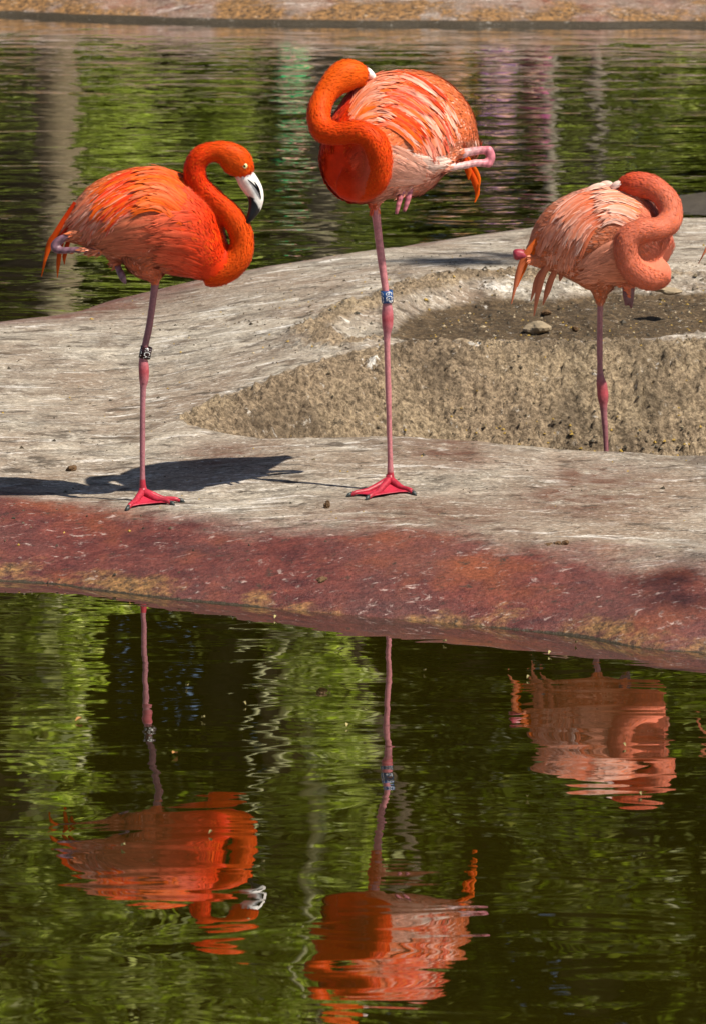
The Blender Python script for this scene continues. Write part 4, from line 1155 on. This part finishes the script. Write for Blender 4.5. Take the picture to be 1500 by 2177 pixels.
# ------------------------------------------------------------------ visitors on the far path (seen in the water)
def skin_fig(name, joints, edges, mat, root_i, parent, sub=1):
    me = bpy.data.meshes.new(name); me.from_pydata([j[:3] for j in joints], edges, [])
    o = bpy.data.objects.new('tmp', me); C.objects.link(o)
    o.modifiers.new('s', 'SKIN')
    for i, j in enumerate(joints):
        sv = me.skin_vertices[0].data[i]; sv.radius = (j[3], j[4] if len(j) > 4 else j[3]); sv.use_root = (i == root_i)
    sb = o.modifiers.new('b', 'SUBSURF'); sb.levels = sub; sb.render_levels = sub
    m2 = eval_mesh(o); bpy.data.objects.remove(o)
    return obj(name, m2, mat, parent)
M_face = simple('face_skin', (.48, .28, .20), .5, .1)
def person(x, y, H, shirt, trousers, hair, label, rz=0):
    r = empty('person', (x, y, GZ0)); r.rotation_euler.z = rz
    k = H/1.72
    J = lambda *a: tuple(v*k for v in a)
    body = [J(0, 0, .95, .13, .10), J(0, 0, 1.20, .13, .10), J(0, 0, 1.42, .14, .10), J(0, 0, 1.50, .055), J(0, -.01, 1.56, .06), J(0, -.02, 1.64, .082, .095), J(0, -.01, 1.70, .06),
            J(-.09, 0, .88, .085), J(-.10, -.01, .48, .058), J(-.10, .02, .08, .042), J(-.11, -.12, .035, .035), J(.09, 0, .88, .085), J(.10, -.01, .48, .058), J(.10, .02, .08, .042), J(.11, -.12, .035, .035),
            J(-.19, 0, 1.42, .055), J(-.24, .02, 1.14, .042), J(-.24, -.06, .90, .032), J(-.24, -.08, .80, .030, .016), J(.19, 0, 1.42, .055), J(.24, .02, 1.14, .042), J(.24, -.06, .90, .032), J(.24, -.08, .80, .030, .016)]
    E = [(0, 1), (1, 2), (2, 3), (3, 4), (4, 5), (5, 6), (0, 7), (7, 8), (8, 9), (9, 10), (0, 11), (11, 12), (12, 13), (13, 14), (2, 15), (15, 16), (16, 17), (17, 18), (2, 19), (19, 20), (20, 21), (21, 22)]
    skin_fig('body', body, E, M_face, 0, r)
    gm = 1.14
    sh_ = [(*b[:3], b[3]*gm, (b[4] if len(b) > 4 else b[3])*gm) for b in (J(0, 0, .86, .15, .12), body[0], body[1], body[2], body[15], body[16], body[19], body[20])]
    skin_fig('shirt', sh_, [(0, 1), (1, 2), (2, 3), (3, 4), (4, 5), (3, 6), (6, 7)], simple('cloth', shirt, .8, .12, 15), 0, r)
    tr_ = [(*b[:3], b[3]*1.17, (b[4] if len(b) > 4 else b[3])*1.17) for b in (body[0], body[7], body[8], body[9], body[11], body[12], body[13])]
    skin_fig('trousers', tr_, [(0, 1), (1, 2), (2, 3), (0, 4), (4, 5), (5, 6)], simple('cloth', trousers, .85, .12, 15), 0, r)
    obj('hair', blob(J(0, .012, 1.675), .088*k, .105*k, .085*k, 5, .06, 3), simple('hair', hair, .6, .2), r)
    for s in (-1, 1): obj('eye', blob(J(s*.03, -.10, 1.64), .011*k, .008*k, .008*k, 1, 0, 2), M_pupil, r)
    obj('nose', blob(J(0, -.118, 1.615), .012*k, .016*k, .02*k, 1, 0, 2), M_face, r)
    return tag(r, label, 'person', 'visitors on the far path')
person(-.30, 16.2, 1.12, (.01, .36, .11), (.06, .06, .05), (.05, .03, .02), 'small child in a bright green shirt on the far path', 1.2)
person(.50, 16.6, 1.10, (.34, .17, .03), (.10, .09, .06), (.03, .02, .015), 'small child in an ochre orange shirt on the far path', -.2)
person(.74, 16.3, 1.08, (.20, .09, .22), (.05, .05, .10), (.12, .07, .03), 'small child in a mauve shirt and navy trousers on the far path', 1.0)
person(.93, 16.5, 1.05, (.36, .05, .18), (.05, .05, .05), (.05, .03, .02), 'small child in a hot pink shirt on the far path', -1.2)
